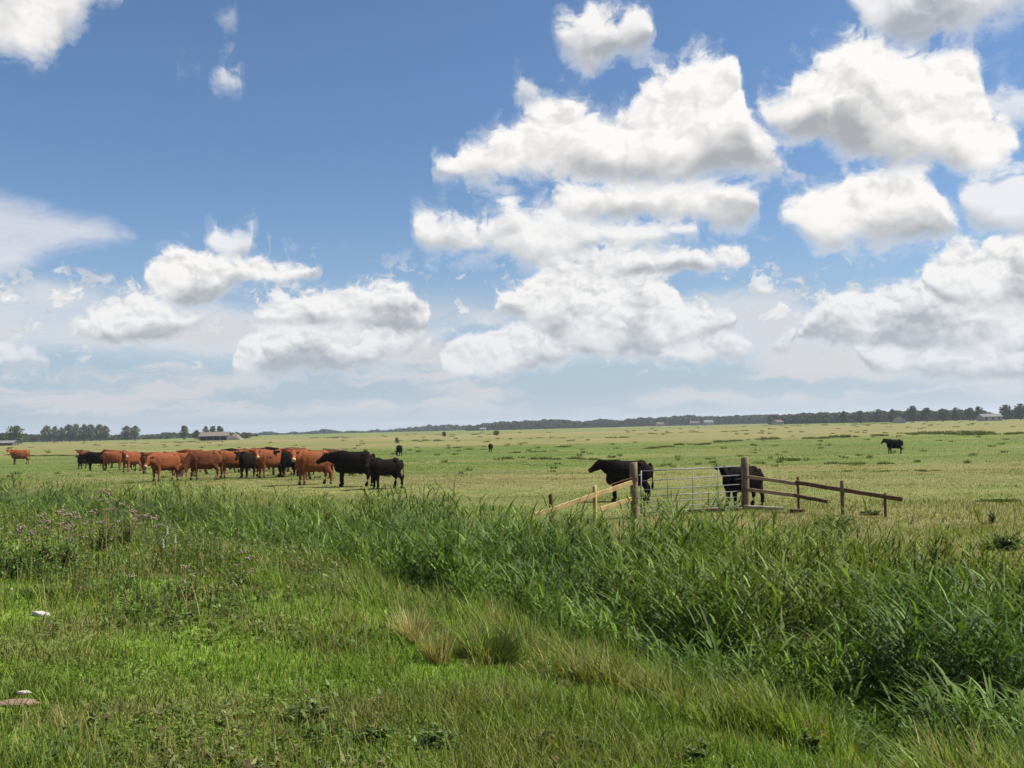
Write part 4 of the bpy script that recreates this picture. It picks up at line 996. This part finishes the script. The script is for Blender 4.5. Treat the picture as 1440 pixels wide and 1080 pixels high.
def house(px, w_px, dist, wall_h, roof_h, depth, label, wm, rm_, windows=3, chimney=True, rz=0.0, cat='house', open_front=False):
    p = at_dist(px, dist); Wd = w_px / FPX * p.y
    o = empty('farmhouse' if cat == 'house' else 'barn', p, rz); tag(o, label, cat, 'farm buildings on the horizon')
    bm = bmesh.new()
    if open_front:
        box(bm, -Wd / 2, Wd / 2, depth / 2 - .2, depth / 2, -.5, wall_h); box(bm, -Wd / 2, -Wd / 2 + .2, -depth / 2, depth / 2 - .21, -.5, wall_h); box(bm, Wd / 2 - .2, Wd / 2, -depth / 2, depth / 2 - .21, -.5, wall_h)
    else: box(bm, -Wd / 2, Wd / 2, -depth / 2, depth / 2, -.5, wall_h)
    vs = [bm.verts.new(v) for v in ((-Wd / 2, -depth / 2, wall_h + .003), (-Wd / 2, depth / 2, wall_h + .003), (-Wd / 2, 0, wall_h + roof_h - .06), (Wd / 2, -depth / 2, wall_h + .003), (Wd / 2, depth / 2, wall_h + .003), (Wd / 2, 0, wall_h + roof_h - .06))]
    bm.faces.new((vs[0], vs[2], vs[1])); bm.faces.new((vs[3], vs[4], vs[5]))
    link('wall', bm_mesh(bm, 'wall'), wm, o)
    bm = bmesh.new(); e = 0.4
    for s in (-1, 1):
        a0 = [(-Wd / 2 - e, s * (depth / 2 + e), wall_h - e * roof_h / (depth / 2)), (Wd / 2 + e, s * (depth / 2 + e), wall_h - e * roof_h / (depth / 2)), (Wd / 2 + e, s * .004, wall_h + roof_h), (-Wd / 2 - e, s * .004, wall_h + roof_h)]
        lo_ = [bm.verts.new(v) for v in a0]; hi_ = [bm.verts.new((v[0], v[1], v[2] + .16)) for v in a0]
        bm.faces.new(lo_); bm.faces.new(hi_)
        for k in range(4): bm.faces.new((lo_[k], lo_[(k + 1) % 4], hi_[(k + 1) % 4], hi_[k]))
    rf_ = link('roof', bm_mesh(bm, 'roof'), rm_, o)
    if chimney:
        bm = bmesh.new(); box(bm, Wd * .25, Wd * .25 + .9, -.35, .35, wall_h + roof_h - .5, wall_h + roof_h + 1.0); box(bm, Wd * .25 + .3, Wd * .25 + .6, -.12, .12, wall_h + roof_h + 1.002, wall_h + roof_h + 1.3)
        link('chimney', bm_mesh(bm, 'chimney'), ROOF_R, rf_)
    for k in range(windows):
        bm = bmesh.new(); x = -Wd / 2 + Wd * (k + .5) / windows; zc = wall_h * .55
        box(bm, x - .5, x + .5, -depth / 2 - .02, -depth / 2 + .05, zc - .6, zc + .6); link('window', bm_mesh(bm, 'window'), GLASS, o)
    if open_front:
        for k in range(5):
            bm = bmesh.new(); x = -Wd / 2 + .3 + (Wd - .6) * k / 4; box(bm, x - .12, x + .12, -depth / 2, -depth / 2 + .24, -.5, wall_h - .05); link('support', bm_mesh(bm, 'support'), WALL_W, o)
        bm = bmesh.new(); box(bm, -Wd / 2 + .5, Wd * .1, 0, depth / 2 - .3, -.2, wall_h * .6); link('stored_bales', bm_mesh(bm, 'bales'), HAY, o)
    return o
house(303, 38, 470, 1.9, 1.7, 11, 'long open barn with a pale pinkish roof on the left horizon', DARKW, ROOF_P, 0, False, R(6), 'barn', True)
def mound(px, w_px, h_, dist, label):
    p = at_dist(px, dist); Wd = w_px / FPX * p.y; bm = bmesh.new(); n1 = 24
    vs = [[bm.verts.new(((i / n1 - .5) * Wd, (j / 12 - .5) * Wd * .6, -0.3 + (h_ + .3) * max(0, math.sin(math.pi * i / n1)) ** .7 * max(0, math.sin(math.pi * j / 12)) ** .6 * (1 + random.gauss(0, .06)))) for i in range(n1 + 1)] for j in range(13)]
    for j in range(12):
        for i in range(n1): bm.faces.new((vs[j][i], vs[j][i + 1], vs[j + 1][i + 1], vs[j + 1][i]))
    o = link('hay_heap', bm_mesh(bm, 'hay_heap'), HAY); o.location = p; tag(o, label, 'heap'); return o
mound(331, 20, 2.6, 465, 'pale old hay heap at the right end of the barn')
house(10, 24, 480, 1.1, .9, 6, 'low grey roofed shed at the far left edge', DARKW, ROOF_G, 0, False, 0, 'shed')
house(1265, 9, 560, 1.8, 2.0, 6, 'white farmhouse in front of the right hand trees', WALL_W, ROOF_G, 2, True, R(70))
house(1392, 26, 600, 2.3, 1.4, 9, 'low grey roofed farm building in the gap of the right hand trees', WALL_W, ROOF_G, 3, False, R(-4), 'farm building')
house(928, 10, 1050, 2.4, 1.8, 8, 'pale house at the foot of the far wood, above the left gatepost', WALL_W, ROOF_R, 2, True, R(10))
house(977, 13, 1050, 2.6, 2.0, 8, 'reddish roofed house at the foot of the far wood, above the middle of the gate', WALL_W, ROOF_R, 3, True, R(-8))
house(996, 12, 1060, 3.0, 2.2, 8, 'whitest house at the foot of the far wood', WALL_W, ROOF_G, 2, True, R(5))
house(1093, 10, 720, 1.8, 1.5, 8, 'small pale house left of the right hand tree line', WALL_W, ROOF_R, 2, True, R(20))
house(679, 8, 1050, 1.6, 1.2, 8, 'tiny white shed above the wide dark bush', WALL_W, ROOF_G, 1, False, R(0), 'shed')

# ------------------------------------------------------------------ weeds, thistles and odd things on the bank
m, n, out = new_mat('faded_flower'); tc_ = n.new('ShaderNodeTexCoord'); z_ = n.noise(tc_.outputs['Object'], 30, 3, .6)
principled(n, out, n.mix(z_.outputs[0], (0.13, 0.09, 0.07, 1), (0.25, 0.20, 0.16, 1)), 0.95, 0.1); FLOWER = m
WHITE = plain('white_petal', (0.45, 0.44, 0.40, 1), (0.6, 0.58, 0.54, 1), 0.8, 20)
def weed_mesh(name, rad, h_, n_st, leaf, col, stemcol=np.array((0.11, 0.10, 0.045)), lp=26):
    """a leafy plant: stems from one root, leaves all along them"""
    S = []
    for k in range(n_st):
        a_ = rng.random() * 6.28; q_ = rad * 0.25 * rng.random()
        b = np.array([[q_ * math.cos(a_), q_ * math.sin(a_), -.03]]); H = h_ * (0.6 + .4 * rng.random()); ln = rad / h_ * (0.2 + 1.2 * rng.random() ** 1.5)
        S.append(blades(b, np.array([H]), np.array([.012]), np.array([a_]), np.array([ln * .4]), np.array([ln * .9]), np.array([stemcol]), 3))
        f = 0.15 + 0.85 * rng.random(lp); ang = ln * .4 + ln * .45 * f
        P = b + np.stack([np.cos(a_) * np.sin(ang) * H * f, np.sin(a_) * np.sin(ang) * H * f, np.cos(ang) * H * f], -1)
        cl = np.where((rng.random(lp) < .35)[:, None], np.array((0.10, 0.125, 0.035)), col)
        cl = np.where((rng.random(lp) < .06)[:, None], np.array((0.12, 0.085, 0.045)), cl)
        S.append(blades(P, leaf * (.6 + .8 * rng.random(lp)), leaf * .55 * (.6 + .6 * rng.random(lp)), rng.random(lp) * 6.28, .5 + .9 * rng.random(lp), .2 + .6 * rng.random(lp), jit(cl, .3), 3, face=rng.normal(0, .2, lp)))
    return to_mesh(name, S)
WC = np.array((0.070, 0.115, 0.024)); WO = np.array((0.105, 0.13, 0.036))
def weed(px, py, w_px, h_px, label, col=WC, leaf=.055, n_st=26, name='weed_clump', cat='weed', grp='leafy weeds on the bank', lp=26):
    p = on_ground(px, py); k = p.y / FPX
    me = weed_mesh(name, w_px * k * .55, h_px * k * .8, n_st, leaf * .75, col, lp=lp); o = link(name, me, M['leaf']); o.location = p; o.rotation_euler = (0, 0, 0)
    return tag(o, label, cat, grp)
for px, py, w, h_, lab, c_, lf_, ns in (
    (80, 806, 85, 66, 'largest dark leafy bush with dead stems on the left bank', WC, .07, 60), (22, 812, 60, 60, 'leafy bush at the left edge beside the largest one', WO, .06, 34),
    (140, 775, 60, 55, 'leafy thistle bush just behind the largest one', WO, .06, 36), (178, 770, 50, 58, 'thistle bush under the highest pink seed heads', WC, .06, 36),
    (232, 780, 45, 40, 'small leafy bush by the white flower spikes', WO, .05, 24), (330, 832, 40, 46, 'dark leafy weed with a brown dead stem', WC, .05, 26),
    (258, 846, 50, 34, 'low sprawling weed below the white flower head', WC, .05, 24), (40, 842, 26, 26, 'little dark rosette right of the left edge', WC, .04, 12), (64, 842, 22, 30, 'little upright weed near the left edge', WC, .04, 12),
    (285, 940, 24, 24, 'small dark weed in the middle of the turf', WC, .035, 14), (435, 1020, 62, 52, 'dark thorny leaved weed clump in the centre left foreground', WC, .05, 34),
    (310, 1022, 34, 26, 'low light green weed left of the thorny clump', WO, .04, 16), (528, 1048, 60, 46, 'bright leaved weed clump left of the wide one at the bottom', WC, .045, 32),
    (612, 1060, 95, 58, 'widest weed clump near the bottom edge', WC, .05, 52), (766, 1052, 60, 40, 'olive weed clump at the bottom centre', WO, .045, 26),
    (825, 1060, 50, 42, 'dark weed clump right of the olive one', WC, .045, 26), (760, 1014, 26, 26, 'small upright weed above the olive clump', WC, .04, 12), (980, 1070, 56, 44, 'dark weed clump at the bottom edge right of centre', WC, .045, 26),
    (1140, 1068, 46, 60, 'tall light green weed at the bottom right', np.array((.09, .14, .022)), .05, 20), (150, 850, 20, 20, 'tiny weed in the turf below the largest bush', WC, .035, 10),
    (455, 800, 34, 22, 'reddish brown dock among the reeds left of centre', np.array((.16, .07, .03)), .05, 18), (623, 832, 40, 44, 'yellow flowering weed at the reed edge', np.array((.19, .18, .025)), .045, 26),
    (790, 972, 40, 30, 'brownish weed tussock below the dead grass', np.array((.115, .10, .042)), .04, 24), (930, 1000, 46, 34, 'brown and green tussock in the right foreground slope', np.array((.115, .10, .042)), .04, 24)):
    weed(px, py, w, h_, lab, c_, lf_, ns)
# nettle patches on the far side
for px, py, w, h_, lab in ((1175, 741, 110, 26, 'dark nettle patch below the old fence wing'), (1225, 724, 70, 13, 'dark nettle patch behind the lowest fence rail'), (1412, 772, 80, 34, 'dark nettle patch at the right edge beyond the sedge'), (1395, 736, 14, 26, 'single dark dock stalk at the right edge of the field')):
    weed(px, py, w, h_, lab, np.array((.05, .088, .02)), .09, 120 if w > 30 else 12, 'nettle_patch' if w > 30 else 'dock_plant', 'nettles' if w > 30 else 'dock', 'nettles and docks beyond the ditch', 22)

def head_mesh(kind):
    bm = bmesh.new(); me_S = []
    if kind == 'thistle':
        for k in range(9):
            a_ = k * 2.4; q_ = .09 * math.sqrt(k / 9)
            ball(bm, (q_ * math.cos(a_), q_ * math.sin(a_), .07 * random.random()), .022, .022, .022)
            for j in range(6):
                b_ = j * 1.05; loft(bm, [((q_ * math.cos(a_), q_ * math.sin(a_), .01), .004, .004), ((q_ * math.cos(a_) + .02 * math.cos(b_), q_ * math.sin(a_) + .02 * math.sin(b_), .035), .003, .003)], 4)
    else:
        for k in range(12):
            ball(bm, (.014 * math.cos(k * 2.4), .014 * math.sin(k * 2.4), .018 * k), .013 - .0006 * k, .013 - .0006 * k, .012)
    return bm_mesh(bm, 'flower_head')
TH, SP = head_mesh('thistle'), head_mesh('spike')
stem_m = plain('dry_stem', (0.13, 0.10, 0.05, 1), (0.20, 0.16, 0.08, 1))
sm_bm = bmesh.new(); loft(sm_bm, [((0, 0, -.03), .006, .006), ((.02, .01, .5), .005, .005), ((0, 0, 1.0), .003, .003)], 6); STEM = bm_mesh(sm_bm, 'stem')
def flower(px, py, base_y, kind, label, grp, mat, s=1.0):
    p = on_ground(px, base_y); tp = along(px, py, p.y); H = max(tp.z - p.z, .1)
    o = empty('thistle' if kind == 'thistle' else 'flower_spike', p, random.random() * 6.28); tag(o, label, 'thistle' if kind == 'thistle' else 'flower', grp)
    st = link('stem', STEM, stem_m, o); st.scale = (1.3, 1.3, H)
    h1 = link('flower_head', TH if kind == 'thistle' else SP, mat, o); h1.location = (0, 0, H); h1.scale = (s, s, s)
    if kind == 'thistle':
        for k in range(2):
            h2 = link('flower_head', TH, mat, o); h2.location = (random.uniform(-.12, .12), random.uniform(-.1, .1), H - random.uniform(.03, .18)); h2.scale = (s * .7,) * 3
random.seed(5)
for px, py, by in ((146, 692, 772), (154, 697, 772), (162, 704, 772), (171, 711, 776), (181, 715, 776), (187, 722, 778), (150, 718, 780), (130, 722, 786), (110, 730, 790), (100, 726, 788), (84, 722, 790), (70, 735, 796), (58, 728, 790), (205, 727, 784), (216, 731, 784), (120, 738, 792), (45, 752, 800), (30, 745, 800), (95, 745, 798), (165, 735, 782), (238, 735, 790)):
    flower(px, py, by, 'thistle', 'tall thistle with faded pinkish seed heads in the bushes of the left bank', 'tall thistles on the left bank', FLOWER, 0.42 + 0.34 * random.random())
for px, py, by, lab in ((186, 813, 836, 'low thistle head over the turf below the bushes'), (340, 778, 830, 'low pinkish thistle head right of the white flowers'), (350, 787, 832, 'lowest pinkish thistle head beside the dark weed')):
    flower(px, py, by, 'thistle', lab, 'low thistles on the left bank', FLOWER, .5)
for px, py, by, lab in ((236, 752, 800, 'taller white flower spike left of centre on the bank'), (247, 764, 802, 'shorter white flower spike with a dark stem'), (230, 771, 804, 'small white flower spike below the taller one')):
    flower(px, py, by, 'spike', lab, 'white flower spikes on the bank', WHITE, .6)
flower(262, 800, 832, 'thistle', 'broad white flower head low on the left bank', None, WHITE, .55)

def stone(px, py, w_px, flat, name, label, mat, cat):
    p = on_ground(px, py); k = p.y / FPX; bm = bmesh.new(); r_ = bmesh.ops.create_icosphere(bm, subdivisions=3, radius=1)
    for v_ in bm.verts:
        v_.co *= 1 + 0.5 * (vn(v_.co.x * 2 + 5, v_.co.y * 2 + v_.co.z) - .5) + 0.22 * (vn(v_.co.x * 7 + 5, v_.co.y * 7 + v_.co.z * 5) - .5)
    W_ = w_px * k / 2; bmesh.ops.transform(bm, matrix=Matrix.Diagonal((W_, W_ * .6, W_ * flat, 1)), verts=bm.verts)
    me = bm_mesh(bm, name)
    for q_ in me.polygons: q_.use_smooth = True
    o = link(name, me, mat); o.location = p + Vector((0, 0, W_ * flat * .45)); return tag(o, label, cat)
PALE = plain('pale_stone', (0.26, 0.23, 0.20, 1), (0.48, 0.44, 0.39, 1), .9, 12); DIRT = plain('bare_dirt', (0.12, 0.08, 0.06, 1), (0.20, 0.14, 0.11, 1), 1.0, 16)
o = stone(58, 866, 27, .32, 'stone', 'long whitish stone lying in the turf at the left', PALE, 'stone'); o.rotation_euler = (0, R(8), R(-12))
stone(15, 830, 8, .5, 'stone', 'tiny white stone near the left edge, above the long one', PALE, 'stone')
stone(22, 992, 66, .14, 'mole_hill', 'flat brown patch of bare earth at the left edge', DIRT, 'earth heap')
o = stone(33, 986, 18, .35, 'stone', 'small whitish stone lying on the bare earth patch', PALE, 'stone'); o.location.z += 0.045

# dead pale grass and dark rush tussocks: each its own thing
def tussock(px, py, w_px, h_px, n_, col, label, wd=.006, tilt=.5, col2=None, name='grass_tussock', cat='tussock'):
    p = on_ground(px, py); k = p.y / FPX; a_ = rng.random(n_) * 6.28; q_ = w_px * k * .5 * np.sqrt(rng.random(n_)) * .5
    P = np.stack([q_ * np.cos(a_), q_ * np.sin(a_), np.full(n_, -.04)], -1); cc = np.tile(col, (n_, 1))
    if col2 is not None: cc = np.where((rng.random(n_) < .45)[:, None], col2, cc)
    me = to_mesh(name, [blades(P, h_px * k * (.3 + .7 * rng.random(n_) ** 1.3), np.full(n_, wd), a_ + rng.normal(0, .5, n_), tilt * rng.random(n_) * .6, tilt * rng.random(n_) * 1.4, jit(cc, .2), 3)])
    o = link(name, me, M['grass']); o.location = p; return tag(o, label, cat, 'tussocks between turf and ditch')
ST = np.array((.40, .33, .17)); RU = np.array((.042, .062, .019)); OL = np.array((.105, .12, .034))
tussock(580, 908, 46, 78, 520, ST, 'upright straw coloured dead grass left of the dark rush tussock', tilt=.8, col2=ST * .55)
tussock(616, 934, 60, 66, 560, ST * .9, 'pale dead grass spreading left of the dark rush tussock', col2=OL)
tussock(690, 936, 100, 78, 1500, RU, 'large dark green rush tussock in the centre', tilt=1.0, col2=OL * .8)
tussock(700, 905, 36, 85, 160, ST * .8, 'tawny dead grass standing behind the dark rush tussock', col2=OL)
tussock(745, 938, 34, 90, 200, ST * .6, 'tawny grass right of the dark rush tussock', tilt=.9, col2=OL)
tussock(663, 945, 30, 34, 110, ST * .7, 'short pale dead stalks before the dark rush tussock', tilt=.9, col2=OL)
tussock(1205, 1085, 150, 85, 1500, OL, 'big olive fountain shaped tussock at the bottom right', tilt=1.0, col2=RU)
tussock(1100, 1000, 90, 70, 1100, OL, 'olive tussock on the slope above the fountain shaped one', tilt=.9, col2=ST * .6)
tussock(1330, 1085, 120, 80, 1200, OL, 'olive tussock in the bottom right corner', tilt=1.0, col2=ST * .6)
tussock(1215, 890, 34, 60, 160, ST * .9, 'pale dead stalks amid the sedge at the right', tilt=.3)
tussock(485, 880, 60, 40, 300, ST * .7, 'thin pale grass at the left of the dead grass', col2=LUSH)

# ------------------------------------------------------------------ haze
bm = bmesh.new(); box(bm, -5000, 5000, -3000, 5500, -3.0, 40.0)
hm = bpy.data.materials.new('haze'); hm.use_nodes = True; hn = NT(hm.node_tree); hn.n.clear()
ho = hn.new('ShaderNodeOutputMaterial'); hv = hn.new('ShaderNodeVolumePrincipled')
hv.inputs['Color'].default_value = (0.78, 0.86, 0.96, 1); hv.inputs['Density'].default_value = 0.00015; hv.inputs['Anisotropy'].default_value = 0.2
hn.l.new(hv.outputs[0], ho.inputs['Volume'])
tag(link('haze', bm_mesh(bm, 'haze'), hm), kind='stuff')
